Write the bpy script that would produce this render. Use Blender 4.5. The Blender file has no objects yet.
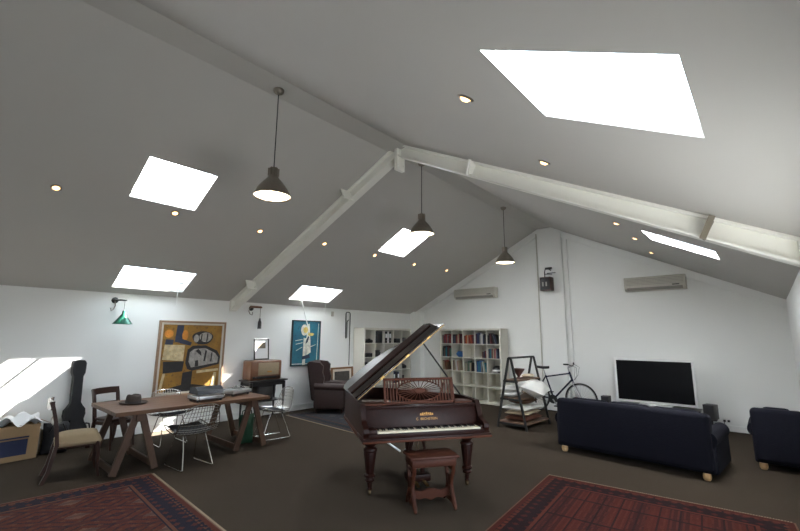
import bpy, bmesh, math, random
from mathutils import Vector, Matrix
random.seed(7)
PI = math.pi
R = math.radians
scene = bpy.context.scene
COL = scene.collection

# ------------------------------------------------------------------ room numbers
H, W, ZR = 2.311, 8.359, 4.499          # eave height, width, ridge height
K = (ZR - H) / (W / 2)                  # roof slope
Y0, Y1 = -13.0, 0.0                     # wall behind the viewer, gable wall
RIDGE = 0.174                           # half width of the flat ridge soffit
ZRS = ZR - K * RIDGE
ANG = math.atan(K)

FALL = .13
def zs(s, y): return H + K * s - FALL * min(1., max(0., (y + 5.) / 5.)) * s / (W / 2)

# ------------------------------------------------------------------ materials
class NT:
    """small helper to write node maths as expressions"""
    def __init__(self, name):
        self.m = bpy.data.materials.new(name); self.m.use_nodes = True
        self.t = self.m.node_tree; self.n = self.t.nodes; self.l = self.t.links
        self.b = self.n['Principled BSDF']; self.out = self.n['Material Output']
    def link(self, a, b): self.l.new(a, b)
    def math(self, op, *a):
        n = self.n.new('ShaderNodeMath'); n.operation = op
        for i, v in enumerate(a):
            if isinstance(v, (int, float)): n.inputs[i].default_value = v
            else: self.link(v, n.inputs[i])
        return n.outputs[0]
    def coord(self, scale=(1, 1, 1)):
        tc = self.n.new('ShaderNodeTexCoord'); mp = self.n.new('ShaderNodeMapping')
        mp.inputs['Scale'].default_value = scale
        self.link(tc.outputs['Object'], mp.inputs['Vector']); return mp.outputs[0]
    def noise(self, vec, scale, detail=3, rough=.55):
        n = self.n.new('ShaderNodeTexNoise'); n.inputs['Scale'].default_value = scale
        n.inputs['Detail'].default_value = detail; n.inputs['Roughness'].default_value = rough
        self.link(vec, n.inputs['Vector']); return n.outputs['Fac']
    def mix(self, f, a, b):
        n = self.n.new('ShaderNodeMix'); n.data_type = 'RGBA'
        if isinstance(f, (int, float)): n.inputs[0].default_value = f
        else: self.link(f, n.inputs[0])
        for i, v in ((6, a), (7, b)):
            if isinstance(v, tuple): n.inputs[i].default_value = (*v, 1)
            else: self.link(v, n.inputs[i])
        return n.outputs[2]
    def bump(self, h, strength=.2, dist=.01):
        n = self.n.new('ShaderNodeBump'); n.inputs['Strength'].default_value = strength
        n.inputs['Distance'].default_value = dist
        self.link(h, n.inputs['Height']); self.link(n.outputs[0], self.b.inputs['Normal'])

def mat(name, c, rough=.6, metal=0., var=.12, scale=8, stretch=(1, 1, 1), bump=0., coat=0., spec=.5, bscale=None):
    t = NT(name); v = t.coord(stretch); f = t.noise(v, scale)
    lo = tuple(x * (1 - var) for x in c); hi = tuple(min(1, x * (1 + var)) for x in c)
    t.link(t.mix(f, lo, hi), t.b.inputs['Base Color'])
    t.b.inputs['Roughness'].default_value = rough; t.b.inputs['Metallic'].default_value = metal
    t.b.inputs['Coat Weight'].default_value = coat; t.b.inputs['Specular IOR Level'].default_value = spec
    t.b.inputs['Coat Roughness'].default_value = .06
    if bump: t.bump(t.noise(v, bscale or scale * 6), bump)
    return t.m

def wood(name, c, c2, rough=.45, scale=3, stretch=(1, 12, 12), coat=0., spec=.4):
    t = NT(name); v = t.coord(stretch); f = t.noise(v, scale, 5, .6)
    g = t.noise(v, scale * 5, 2)
    f2 = t.math('ADD', t.math('MULTIPLY', f, .7), t.math('MULTIPLY', g, .3))
    f3 = t.math('MULTIPLY', t.math('SUBTRACT', f2, .3), 2.2)
    n = t.math('MINIMUM', t.math('MAXIMUM', f3, 0.), 1.)
    t.link(t.mix(n, c, c2), t.b.inputs['Base Color'])
    t.b.inputs['Roughness'].default_value = rough; t.b.inputs['Coat Weight'].default_value = coat
    t.b.inputs['Coat Roughness'].default_value = .07; t.b.inputs['Specular IOR Level'].default_value = spec
    t.bump(g, .06)
    return t.m

def emit(name, c, s):
    t = NT(name)
    t.b.inputs['Base Color'].default_value = (*c, 1)
    t.b.inputs['Emission Color'].default_value = (*c, 1)
    t.b.inputs['Emission Strength'].default_value = s
    return t.m

def glass_pane(name):
    t = NT(name)
    tr = t.n.new('ShaderNodeBsdfTransparent'); gl = t.n.new('ShaderNodeBsdfGlossy')
    gl.inputs['Roughness'].default_value = .02; tr.inputs[0].default_value = (.95, .97, .97, 1)
    mx = t.n.new('ShaderNodeMixShader'); mx.inputs[0].default_value = .06
    t.link(tr.outputs[0], mx.inputs[1]); t.link(gl.outputs[0], mx.inputs[2]); t.link(mx.outputs[0], t.out.inputs['Surface'])
    return t.m

def frosted_pane(name):
    t = NT(name)
    tr = t.n.new('ShaderNodeBsdfTranslucent'); tr.inputs[0].default_value = (.9, .92, .93, 1)
    t.link(tr.outputs[0], t.out.inputs['Surface'])
    return t.m

def rug_mat(name, hx, hy, base, dark, light, accent, cell=.30, seed=0., panels=False):
    """woven oriental rug: nested borders round a field of stepped diamonds; hx, hy are the half sizes"""
    t = NT(name); v = t.coord()
    sp = t.n.new('ShaderNodeSeparateXYZ'); t.link(v, sp.inputs[0]); x, y = sp.outputs[0], sp.outputs[1]
    ax, ay = t.math('ABSOLUTE', x), t.math('ABSOLUTE', y)
    e = t.math('MINIMUM', t.math('SUBTRACT', hx, ax), t.math('SUBTRACT', hy, ay))     # distance from the edge
    def band(a, b): return t.math('MULTIPLY', t.math('GREATER_THAN', e, a), t.math('LESS_THAN', e, b))
    def tri(u, p): return t.math('ABSOLUTE', t.math('SUBTRACT', t.math('FRACT', t.math('DIVIDE', u, p)), .5))
    q = .016
    def snap(u): return t.math('MULTIPLY', t.math('FLOOR', t.math('DIVIDE', u, q)), q)
    xs, ys = snap(x), snap(y)
    d = t.math('ADD', tri(t.math('ADD', xs, seed), cell), tri(ys, cell * 1.25))       # diamonds
    ring = t.math('LESS_THAN', tri(d, .26), .13)
    core = t.math('LESS_THAN', d, .2)
    small = t.math('LESS_THAN', t.math('ADD', tri(xs, cell / 4), tri(ys, cell / 4)), .24)
    stripe = t.math('LESS_THAN', tri(xs, cell * .5), .12)
    mott = t.noise(v, 14, 4, .7)
    fine = t.noise(v, 90, 2, .6)
    c = t.mix(t.math('MULTIPLY', ring, .75), base, dark)
    c = t.mix(t.math('MULTIPLY', small, .55), c, accent)
    c = t.mix(t.math('MULTIPLY', core, .55), c, light)
    c = t.mix(t.math('MULTIPLY', stripe, .35), c, dark)
    if panels:                                     # rows of hatched upright panels
        hatch = t.math('LESS_THAN', t.math('ADD', tri(xs, .05), t.math('MULTIPLY', tri(ys, .034), .6)), .3)
        alt = t.math('GREATER_THAN', t.math('FRACT', t.math('DIVIDE', t.math('FLOOR', t.math('DIVIDE', xs, .16)), 2.)), .25)
        line = t.math('MAXIMUM', t.math('LESS_THAN', tri(xs, .16), .07), t.math('LESS_THAN', tri(ys, .52), .035))
        c = t.mix(t.math('MULTIPLY', alt, .5), base, dark)
        c = t.mix(t.math('MULTIPLY', hatch, .6), c, accent)
        c = t.mix(t.math('MULTIPLY', line, .85), c, dark)
    lozb = t.math('LESS_THAN', t.math('ADD', tri(xs, .11), tri(ys, .11)), .3)
    bc = t.mix(t.math('MULTIPLY', lozb, .8), dark, base)
    c = t.mix(band(.10, .27), c, bc)
    c = t.mix(band(.06, .10), c, accent)
    dots = t.math('GREATER_THAN', t.math('ADD', tri(xs, .07), tri(ys, .07)), .5)
    c = t.mix(t.math('MULTIPLY', band(.06, .10), dots), c, dark)
    c = t.mix(band(.27, .30), c, accent)
    c = t.mix(band(.30, .315), c, dark)
    c = t.mix(band(.015, .06), c, base)
    c = t.mix(band(-1, .015), c, light)
    c = t.mix(t.math('MULTIPLY', mott, .45), c, dark)
    t.link(c, t.b.inputs['Base Color']); t.b.inputs['Roughness'].default_value = .95
    t.b.inputs['Specular IOR Level'].default_value = .1
    t.bump(fine, .3)
    return t.m

M = {}
M['wall'] = mat('wall_paint', (.84, .845, .82), .75, var=.02, scale=2, bump=.02, bscale=90)
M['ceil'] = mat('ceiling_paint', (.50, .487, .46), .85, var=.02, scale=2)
M['trimw'] = mat('trim_paint', (.77, .775, .75), .5, var=.02)
M['steel_paint'] = mat('cream_painted_steel', (.86, .85, .79), .38, var=.03, scale=5)
M['bracket'] = mat('shaded_cleat_grey', (.20, .175, .135), .5, .2)  # darker copy of the cleat paint, shade put into the colour
M['carpet'] = mat('taupe_carpet', (.038, .0285, .0202), .97, var=.12, scale=1.3, bump=.4, bscale=260, spec=.1)
M['glass'] = glass_pane('window_glass'); M['frosted'] = frosted_pane('frosted_glass')
M['alu'] = mat('brushed_aluminium', (.30, .265, .225), .30, .9, var=.1, scale=30)
M['chrome'] = mat('chrome_wire', (.75, .74, .72), .16, 1., var=.05)
M['brass'] = mat('brass', (.72, .50, .20), .28, 1., var=.1); M['hingebrass'] = mat('hinge_brass', (.42, .27, .09), .4, .8, var=.15); M['oldbrass'] = mat('tarnished_brass', (.10, .065, .03), .5, .7, var=.2)
M['iron'] = mat('bronzed_iron', (.06, .035, .015), .5, .4, var=.2); M['soundwood'] = wood('dark_spruce', (.05, .025, .01), (.08, .04, .018), .5)
M['gold'] = mat('gilt', (.42, .21, .05), .5, .5, var=.15)
M['black'] = mat('black_plastic', (.012, .012, .013), .45, var=.2)
M['blackmatte'] = mat('black_fabric', (.016, .016, .018), .9, var=.25, bump=.2)
M['blackpaint'] = mat('black_lacquer', (.014, .013, .014), .3, var=.2)
M['darkmetal'] = mat('dark_iron', (.035, .036, .036), .45, .6, var=.2)
M['piano'] = wood('dark_rosewood', (.0115, .0030, .0020), (.026, .0068, .0042), .42, 2.2, (12, 1, 12), coat=.0, spec=.18)
M['pianored'] = wood('red_mahogany', (.058, .017, .0085), (.100, .031, .015), .5, 3, (1, 8, 8), coat=.0, spec=.15)
M['pianolid'] = wood('lid_rosewood', (.006, .0034, .003), (.014, .007, .0055), .36, 2.2, (1, 12, 12), coat=.0, spec=.3)
M['pianogloss'] = wood('polished_rosewood', (.006, .0034, .003), (.014, .007, .0055), .12, 2.2, (1, 12, 12), coat=.6, spec=.5)
M['ivory'] = mat('ivory', (.82, .75, .58), .3, var=.05)
M['ebony'] = mat('ebony', (.01, .009, .009), .25, var=.1)
M['stoolwood'] = wood('stool_mahogany', (.034, .0095, .005), (.070, .021, .0105), .48, 3, (1, 9, 9), coat=.0, spec=.2)
M['table'] = wood('worn_table_boards', (.066, .032, .016), (.15, .075, .039), .55, 2.6, (10, 1, 10), spec=.25)
M['trestle'] = wood('trestle_timber', (.050, .024, .013), (.10, .050, .028), .6, 3, (6, 6, 1))
M['chairwood'] = wood('dark_chair_wood', (.018, .0062, .004), (.042, .0145, .0085), .4, 4, (6, 6, 1), coat=.2)
M['tan'] = mat('tan_upholstery', (.21, .155, .088), .85, var=.1, scale=12, bump=.25)
M['navy'] = mat('navy_upholstery', (.0034, .0036, .0085), .88, var=.2, scale=9, bump=.25, spec=.2)
M['lightwood'] = wood('pine_foot', (.42, .26, .12), (.55, .36, .18), .45)
M['leather'] = mat('brown_leather', (.022, .0075, .0055), .6, var=.25, scale=7, bump=.12)
M['white_lam'] = mat('white_laminate', (.66, .64, .565), .45, var=.02)
M['white_plastic'] = mat('white_plastic', (.80, .80, .78), .35, var=.02)
M['beige_plastic'] = mat('aged_white_plastic', (.50, .48, .42), .5, var=.04)
M['acgrille'] = mat('grey_grille', (.25, .24, .215), .6, var=.05)
M['screen'] = mat('dark_screen', (.004, .004, .005), .4, var=.1, spec=.12)
M['radiowood'] = wood('walnut_veneer', (.11, .045, .02), (.21, .09, .04), .35, 3, (1, 1, 10), coat=.2)
M['radiocloth'] = mat('gold_speaker_cloth', (.30, .235, .15), .85, var=.3, scale=60)
M['green'] = mat('green_enamel', (.02, .115, .075), .22, .35, var=.15)
M['greenbag'] = mat('green_cloth', (.004, .042, .016), .75, var=.3, scale=10, bump=.3)
M['felt'] = mat('grey_brown_felt', (.045, .034, .028), .95, var=.2)
M['ribbon'] = mat('dark_ribbon', (.015, .012, .012), .7)
M['smoke'] = mat('smoky_cover', (.06, .065, .072), .18, var=.1)
M['silver'] = mat('silver_trim', (.42, .42, .42), .38, .85, var=.05)
M['whitecloth'] = mat('white_linen', (.78, .77, .73), .9, var=.05, scale=6, bump=.4, bscale=14)
M['browncloth'] = mat('brown_plush', (.11, .052, .024), .95, var=.3, scale=12, bump=.5)
M['creamcloth'] = mat('cream_wool', (.48, .40, .29), .95, var=.2, scale=12, bump=.4)
M['fringe'] = mat('rug_fringe', (.22, .17, .115), .95)
M['redcloth'] = mat('rust_wool', (.115, .04, .022), .95, var=.3, scale=14, bump=.4)
M['cushred'] = mat('red_cushion_cloth', (.30, .035, .03), .9)
M['rackwood'] = wood('rack_shelf_boards', (.08, .045, .028), (.17, .10, .06), .6, 3, (10, 1, 10))
M['bowl'] = mat('brown_clay', (.06, .022, .018), .4, var=.15)
M['bikeframe'] = mat('dark_blue_frame', (.012, .015, .04), .25, .2, var=.1)
M['rubber'] = mat('black_rubber', (.012, .012, .012), .7)
M['cardboard'] = mat('brown_cardboard', (.30, .20, .105), .85, var=.08)
M['bluelabel'] = mat('dark_blue_print', (.012, .018, .06), .6)
M['paper'] = mat('white_paper', (.82, .83, .83), .8, var=.02)
M['frame_oak'] = wood('pale_oak_frame', (.22, .13, .08), (.34, .22, .14), .5)
M['frame_inner'] = mat('cream_slip_frame', (.55, .50, .42), .7)
M['frame_black'] = mat('black_frame', (.015, .014, .014), .35)
M['frame_brown'] = wood('brown_frame', (.14, .065, .025), (.24, .12, .05), .4)
M['canvas_back'] = mat('picture_mount', (.66, .60, .50), .8)
M['bulb'] = emit('warm_bulb', (1., .64, .30), 2.6)
M['diffuser'] = emit('lamp_diffuser', (1., .84, .62), 4.)

# ------------------------------------------------------------------ mesh builder
class MB:
    def __init__(self): self.bm = bmesh.new(); self.mi = 0
    def _new(self, f0):
        for f in list(self.bm.faces)[f0:]: f.material_index = self.mi
    def box(self, c, s, rot=None, bev=0., seg=2):
        f0 = len(self.bm.faces); b2 = bmesh.new()
        bmesh.ops.create_cube(b2, size=1.)
        bmesh.ops.scale(b2, vec=s, verts=b2.verts)
        if bev: bmesh.ops.bevel(b2, geom=b2.edges[:], offset=min(bev, min(s) * .49), segments=seg, affect='EDGES', profile=.5)
        m = Matrix.Translation(c)
        if rot is not None: m = m @ (rot.to_4x4() if hasattr(rot, 'to_4x4') else rot)
        self._merge(b2, m); self._new(f0); return self
    def _merge(self, b2, m):
        vm = {}
        for v in b2.verts: vm[v] = self.bm.verts.new(m @ v.co)
        for f in b2.faces:
            try: self.bm.faces.new([vm[v] for v in f.verts])
            except ValueError: pass
        b2.free()
    def cyl(self, p, q, r, r2=None, seg=12, caps=True):
        p, q = Vector(p), Vector(q); r2 = r if r2 is None else r2
        z = (q - p).normalized(); x = z.orthogonal().normalized(); y = z.cross(x)
        f0 = len(self.bm.faces); A, B = [], []
        for i in range(seg):
            a = 2 * PI * i / seg; d = x * math.cos(a) + y * math.sin(a)
            A.append(self.bm.verts.new(p + d * r)); B.append(self.bm.verts.new(q + d * r2))
        for i in range(seg):
            j = (i + 1) % seg; self.bm.faces.new((A[i], A[j], B[j], B[i]))
        if caps: self.bm.faces.new(A[::-1]); self.bm.faces.new(B)
        self._new(f0); return self
    def tube(self, pts, r, seg=8, closed=False, flat=None):
        """round (or flat = (half width, half height)) section swept along points"""
        pts = [Vector(p) for p in pts]; n = len(pts); f0 = len(self.bm.faces); rings = []; up = None
        for i, p in enumerate(pts):
            if closed: t = pts[(i + 1) % n] - pts[i - 1]
            else: t = pts[min(i + 1, n - 1)] - pts[max(i - 1, 0)]
            t.normalize()
            if up is None: up = t.orthogonal().normalized() if flat is None else (Vector((0, 0, 1)) - t * t.z).normalized() if abs(t.z) < .95 else Vector((1, 0, 0))
            up = (up - t * up.dot(t)).normalized(); sd = t.cross(up)
            rr = r[i] if isinstance(r, (list, tuple)) else r
            if flat is None: ring = [self.bm.verts.new(p + (up * math.cos(2 * PI * k / seg) + sd * math.sin(2 * PI * k / seg)) * rr) for k in range(seg)]
            else:
                a, b = flat; ring = [self.bm.verts.new(p + sd * sx * a + up * sz * b) for sx, sz in ((1, 1), (-1, 1), (-1, -1), (1, -1))]
            rings.append(ring)
        m = len(rings[0])
        for i in range(n if closed else n - 1):
            A, B = rings[i], rings[(i + 1) % n]
            for k in range(m): self.bm.faces.new((A[k], A[(k + 1) % m], B[(k + 1) % m], B[k]))
        if not closed: self.bm.faces.new(rings[0][::-1]); self.bm.faces.new(rings[-1])
        self._new(f0); return self
    def lathe(self, prof, c=(0, 0, 0), seg=24, mtx=None, sx=1., sy=1.):
        f0 = len(self.bm.faces); rings = []; mtx = mtx or Matrix.Identity(4); c = Vector(c)
        for r, z in prof:
            if r < 1e-5: rings.append([self.bm.verts.new(c + (mtx @ Vector((0, 0, z))))])
            else: rings.append([self.bm.verts.new(c + (mtx @ Vector((r * sx * math.cos(2 * PI * k / seg), r * sy * math.sin(2 * PI * k / seg), z)))) for k in range(seg)])
        for A, B in zip(rings, rings[1:]):
            for k in range(seg):
                j = (k + 1) % seg
                if len(A) == 1 and len(B) == 1: continue
                if len(A) == 1: self.bm.faces.new((A[0], B[k], B[j]))
                elif len(B) == 1: self.bm.faces.new((A[k], A[j], B[0]))
                else: self.bm.faces.new((A[k], A[j], B[j], B[k]))
        self._new(f0); return self
    def prism(self, poly, z0, z1, mtx=None):
        f0 = len(self.bm.faces); mtx = mtx or Matrix.Identity(4)
        A = [self.bm.verts.new(mtx @ Vector((x, y, z0))) for x, y in poly]
        B = [self.bm.verts.new(mtx @ Vector((x, y, z1))) for x, y in poly]
        self.bm.faces.new(A[::-1]); self.bm.faces.new(B)
        for i in range(len(poly)):
            j = (i + 1) % len(poly); self.bm.faces.new((A[i], A[j], B[j], B[i]))
        self._new(f0); return self
    def quad(self, *ps):
        f0 = len(self.bm.faces); self.bm.faces.new([self.bm.verts.new(p) for p in ps]); self._new(f0); return self
    def grid(self, fn, nu, nv, closeu=False):
        f0 = len(self.bm.faces)
        V = [[self.bm.verts.new(fn(i / nu, j / nv)) for j in range(nv + 1)] for i in range(nu + (0 if closeu else 1))]
        n = len(V)
        for i in range(nu):
            for j in range(nv):
                a, b = V[i], V[(i + 1) % n]; self.bm.faces.new((a[j], b[j], b[j + 1], a[j + 1]))
        self._new(f0); return self
    def cushion(self, c, s, rot=None, n=10, p=2.6, seed=0, wob=.06):
        """pillow: two bulged faces meeting in a seam"""
        rnd = random.Random(seed); ph = [rnd.uniform(0, 6.3) for _ in range(6)]
        m = Matrix.Translation(c) @ (rot.to_4x4() if rot is not None else Matrix.Identity(4))
        for sg in (1, -1):
            def fn(a, b, sg=sg):
                x, y = 2 * a - 1, 2 * b - 1
                t = max(0., (1 - abs(x) ** p) * (1 - abs(y) ** p)) ** .55
                pin = 1 - .09 * (1 - abs(x * y)) * max(abs(x), abs(y)) ** 3
                w = 1 + wob * (math.sin(3 * x + ph[0]) * math.sin(3.4 * y + ph[1]) + .6 * math.sin(6 * x + ph[2]) * math.cos(5 * y + ph[3]))
                return m @ Vector((x * s[0] / 2 * pin, y * s[1] / 2 * pin, sg * t * w * s[2] / 2))
            self.grid(fn, n, n)
        return self
    def build(self, name, m, parent=None, smooth=40, loc=None):
        bmesh.ops.remove_doubles(self.bm, verts=self.bm.verts, dist=1e-5)
        bmesh.ops.recalc_face_normals(self.bm, faces=self.bm.faces)
        me = bpy.data.meshes.new(name); self.bm.to_mesh(me); self.bm.free()
        for x in (m if isinstance(m, (list, tuple)) else [m]): me.materials.append(x)
        if smooth:
            for p in me.polygons: p.use_smooth = True
            me.set_sharp_from_angle(angle=R(smooth))
        o = bpy.data.objects.new(name, me); COL.objects.link(o)
        if parent: o.parent = parent
        if loc: o.location = loc
        return o

def tag(o, label=None, cat=None, group=None, kind=None):
    if label: o['label'] = label
    if cat: o['category'] = cat
    if group: o['group'] = group
    if kind: o['kind'] = kind
    return o
def thing(name, label, cat, loc=(0, 0, 0), rz=0., group=None, rot=None):
    o = bpy.data.objects.new(name, None); COL.objects.link(o); o.empty_display_size = .1
    o.location = loc; o.rotation_euler = rot if rot else (0, 0, rz)
    return tag(o, label, cat, group)
def kids(o): return [c for c in COL.objects if c.parent == o]
def dup(root, loc, rz=None, label=None, group=None):
    r = root.copy(); COL.objects.link(r); r.location = loc
    if rz is not None: r.rotation_euler = (0, 0, rz)
    if label: r['label'] = label
    if group: r['group'] = group
    for ch in kids(root):
        c = ch.copy(); COL.objects.link(c); c.parent = r
        for g in kids(ch):
            d = g.copy(); COL.objects.link(d); d.parent = c
    return r
def rotz(a): return Matrix.Rotation(a, 3, 'Z')
def rotx(a): return Matrix.Rotation(a, 3, 'X')
def roty(a): return Matrix.Rotation(a, 3, 'Y')
def ellipse(cx, cy, rx, ry, n=24, a0=0., a1=2 * PI): return [(cx + rx * math.cos(a0 + (a1 - a0) * i / n), cy + ry * math.sin(a0 + (a1 - a0) * i / n)) for i in range(n)]

# ------------------------------------------------------------------ the room
T = .12
def struct(o): return tag(o, kind='structure')
struct(MB().box((W / 2, (Y0 + Y1) / 2, -.06), (W + 2 * T, Y1 - Y0 + 2 * T, .12)).build('floor', M['carpet'], smooth=0))
struct(MB().box((-T / 2, (Y0 + Y1) / 2, H / 2), (T, Y1 - Y0, H)).build('wall_left', M['wall'], smooth=0))
WY0, WY1, WZ0, WZ1 = -8.15, -6.0, .45, 2.05                              # glazed opening in the right wall, beside the viewer
b = MB()
b.box((W + T / 2, (Y0 + WY0) / 2, H / 2), (T, WY0 - Y0, H)).box((W + T / 2, (WY1 + Y1) / 2, H / 2), (T, Y1 - WY1, H))
b.box((W + T / 2, (WY0 + WY1) / 2, WZ0 / 2), (T, WY1 - WY0, WZ0)).box((W + T / 2, (WY0 + WY1) / 2, (WZ1 + H) / 2), (T, WY1 - WY0, H - WZ1))
struct(b.build('wall_right', M['wall'], smooth=0))
wr = bpy.data.objects.new('window_7', None); COL.objects.link(wr); struct(wr)
b = MB(); n_ = 3; dy = (WY1 - WY0) / n_
for z in (WZ0 + .03, WZ1 - .03): b.box((W + .06, (WY0 + WY1) / 2, z), (.06, WY1 - WY0, .06))
for k in range(n_ + 1): b.box((W + .06, min(max(WY0 + k * dy, WY0 + .03), WY1 - .03), (WZ0 + WZ1) / 2), (.06, .06, WZ1 - WZ0 - .12))
b.build('frame', M['trimw'], wr, smooth=0)
MB().quad((W + .06, WY0, WZ0), (W + .06, WY1, WZ0), (W + .06, WY1, WZ1), (W + .06, WY0, WZ1)).build('pane', M['glass'], wr, smooth=0)
gab = [(-T, 0), (W + T, 0), (W + T, H), (W / 2, ZR + .06), (-T, H)]
XZ = Matrix(((1, 0, 0, 0), (0, 0, 1, 0), (0, 1, 0, 0), (0, 0, 0, 1)))     # (x, z) polygon, extruded along y
YZ = Matrix(((0, 0, 1, 0), (1, 0, 0, 0), (0, 1, 0, 0), (0, 0, 0, 1)))     # (y, z) polygon, extruded along x
struct(MB().prism(gab, Y1, Y1 + T, XZ).build('wall_back', M['wall'], smooth=0))
FX0, FX1, FZ1 = 7.2, 8.2, 2.1                                           # glazed doors in the wall behind the viewer
b = MB().prism([(-T, FZ1), (W + T, FZ1), (W + T, H), (W / 2, ZR + .06), (-T, H)], Y0 - T, Y0, XZ)
b.box(((FX0 - T) / 2, Y0 - T / 2, FZ1 / 2), (FX0 + T, T, FZ1)).box(((FX1 + W + T) / 2, Y0 - T / 2, FZ1 / 2), (W + T - FX1, T, FZ1))
struct(b.build('wall_front', M['wall'], smooth=0))
dr = bpy.data.objects.new('door_1', None); COL.objects.link(dr); struct(dr)
b = MB(); n_ = 1; dx = (FX1 - FX0) / n_
for z in (.06, FZ1 - .03): b.box(((FX0 + FX1) / 2, Y0 - .06, z), (FX1 - FX0, .06, .12 if z < 1 else .06))
for k in range(n_ + 1): b.box((min(max(FX0 + k * dx, FX0 + .03), FX1 - .03), Y0 - .06, FZ1 / 2), (.06, .055, FZ1 - .02))
b.build('frame', M['trimw'], dr, smooth=0)
MB().quad((FX0, Y0 - .06, 0), (FX1, Y0 - .06, 0), (FX1, Y0 - .06, FZ1), (FX0, Y0 - .06, FZ1)).build('pane', M['glass'], dr, smooth=0)

# skylights: (side, s0, s1, y0, y1) with s the horizontal distance from the eave
SKY = [('L', 2.065, 2.726, -8.287, -7.469), ('L', .156, .710, -7.897, -6.810), ('L', 2.112, 2.812, -3.752, -2.940),
       ('L', .217, .727, -4.611, -3.502), ('R', .425, 1.142, -8.300, -7.556), ('R', .665, 1.408, -3.737, -3.071)]
TH = .06
def depth(n): return .17 if n in (2, 4) else TH
#                                                                 # ceiling build-up, measured upright
def ceiling(side):
    sk = [s for s in SKY if s[0] == side]; smax = W / 2 - RIDGE
    ss = sorted({-.12, smax, *[s[1] for s in sk], *[s[2] for s in sk]}); ys = sorted({Y0, Y1, -5., -2., *[s[3] for s in sk], *[s[4] for s in sk]})
    P = lambda s, y, dz=0.: Vector((s if side == 'L' else W - s, y, zs(s, y) + dz))
    b = MB()
    for i in range(len(ss) - 1):
        for j in range(len(ys) - 1):
            cs, cy = (ss[i] + ss[i + 1]) / 2, (ys[j] + ys[j + 1]) / 2
            if any(s[1] < cs < s[2] and s[3] < cy < s[4] for s in sk): continue
            for dz in (0, TH): b.quad(P(ss[i], ys[j], dz), P(ss[i + 1], ys[j], dz), P(ss[i + 1], ys[j + 1], dz), P(ss[i], ys[j + 1], dz))
    for e_ in sk:
        _, a, c, y0, y1 = e_; TH_ = depth(SKY.index(e_) + 1)                                            # plastered reveals
        cor = [(a, y0), (c, y0), (c, y1), (a, y1)]
        for q in range(4):
            p, r = cor[q], cor[(q + 1) % 4]; b.quad(P(*p), P(*r), P(*r, TH_), P(*p, TH_))
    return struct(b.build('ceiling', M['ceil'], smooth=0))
ceiling('L'); ceiling('R')
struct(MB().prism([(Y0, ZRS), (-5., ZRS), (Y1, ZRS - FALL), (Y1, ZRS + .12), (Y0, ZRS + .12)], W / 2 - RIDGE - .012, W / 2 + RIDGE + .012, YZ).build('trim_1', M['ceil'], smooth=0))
for n, (side, a, c, y0, y1) in enumerate(SKY, 1):
    P = lambda s, y, dz: Vector((s if side == 'L' else W - s, y, zs(s, y) + dz))
    root = bpy.data.objects.new('window_%d' % n, None); COL.objects.link(root); struct(root)
    TN = depth(n); b = MB(); fz = TN + .002
    a_, c_, p_, q_ = a - .03, c + .03, y0 - .03, y1 + .03
    for (sa, ya), (sb, yb) in (((a_, p_), (c_, p_)), ((c_, p_), (c_, q_)), ((c_, q_), (a_, q_)), ((a_, q_), (a_, p_))):
        b.tube([P(sa, ya, fz + .03), P(sb, yb, fz + .03)], 0, flat=(.03, .03))
    b.build('frame', M['trimw'], root, smooth=0)
    g = MB(); q = [P(a, y0, fz + .03), P(c, y0, fz + .03), P(c, y1, fz + .03), P(a, y1, fz + .03)]
    g.quad(*q)
    g.build('pane', M['frosted'] if n in (1, 3, 6) else M['glass'], root, smooth=0)
    if n in (2, 4):                                                       # the two openable ones over the eave
        ym = (y0 + y1) / 2
        MB().box(P(c - .03, ym, TN - .06), (.05, .13, .05), bev=.008).build('latch', M['brass'], root)
        cy = y1 - .08
        MB().tube([P(a + .01, cy, TN), P(a + .01, cy, TN) + Vector((0, .0, -.45))], .004, 6).build('pull_cord', M['trimw'], root)
    if n == 4:
        g = MB(); q = [P(a + .004, -4.02, TN - .01), P(c - .004, -4.02, TN - .01), P(c - .004, y1 - .004, TN - .01), P(a + .004, y1 - .004, TN - .01)]
        g.quad(*q); g.build('sun_stop', M['frosted'], root, smooth=0)  # added translucent sheet, blocks sun from the radio corner; not a real blind
        ym = -4.45
        MB().tube([P(a + .03, -4.30, .02), Vector((.10, -3.93, 1.72))], .011, 8).build('opening_pole', M['white_plastic'], root)

# boxed band under the gable, boxed column, corner pier, skirtings
for sgn, nm in ((0, 'trim_2'), (1, 'trim_3')):
    f = (lambda x: x) if not sgn else (lambda x: W - x)
    poly = [(f(0.), H - .16), (f(W / 2 - .05), ZR - .19 - FALL), (f(W / 2 - .05), ZR - .03 - FALL), (f(0.), H)]
    struct(MB().prism(poly, -.07, 0, XZ).build(nm, M['wall'], smooth=0))
struct(MB().box((4.315, -.055, (ZRS - FALL) / 2), (.57, .11, ZRS - FALL), bev=.006).build('trim_4', M['wall'], smooth=0))
struct(MB().cyl((4.015, -.135, .1), (4.015, -.135, ZRS - .12 - FALL), .013, seg=10).build('shadow_line_tube', M['beige_plastic']))  # added grey tube, draws the shadow line at the column's left edge
struct(MB().box((4.68, -.025, 2.0), (.05, .05, 4.0)).build('trim_5', M['wall'], smooth=0))
struct(MB().box((.2, -.09, H / 2 + .03), (.4, .18, H + .06), bev=.006).build('trim_6', M['wall'], smooth=0))
struct(MB().box((.009, (Y0 + Y1) / 2, .06), (.018, Y1 - Y0, .12), bev=.004).build('baseboard_left', M['trimw'], smooth=0))
struct(MB().box((W / 2, -.009, .05), (W, .018, .10), bev=.004).build('baseboard_back', M['trimw'], smooth=0))
struct(MB().box((W - .009, (Y0 + Y1) / 2, .05), (.018, Y1 - Y0, .10), bev=.004).build('baseboard_right', M['trimw'], smooth=0))

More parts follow.
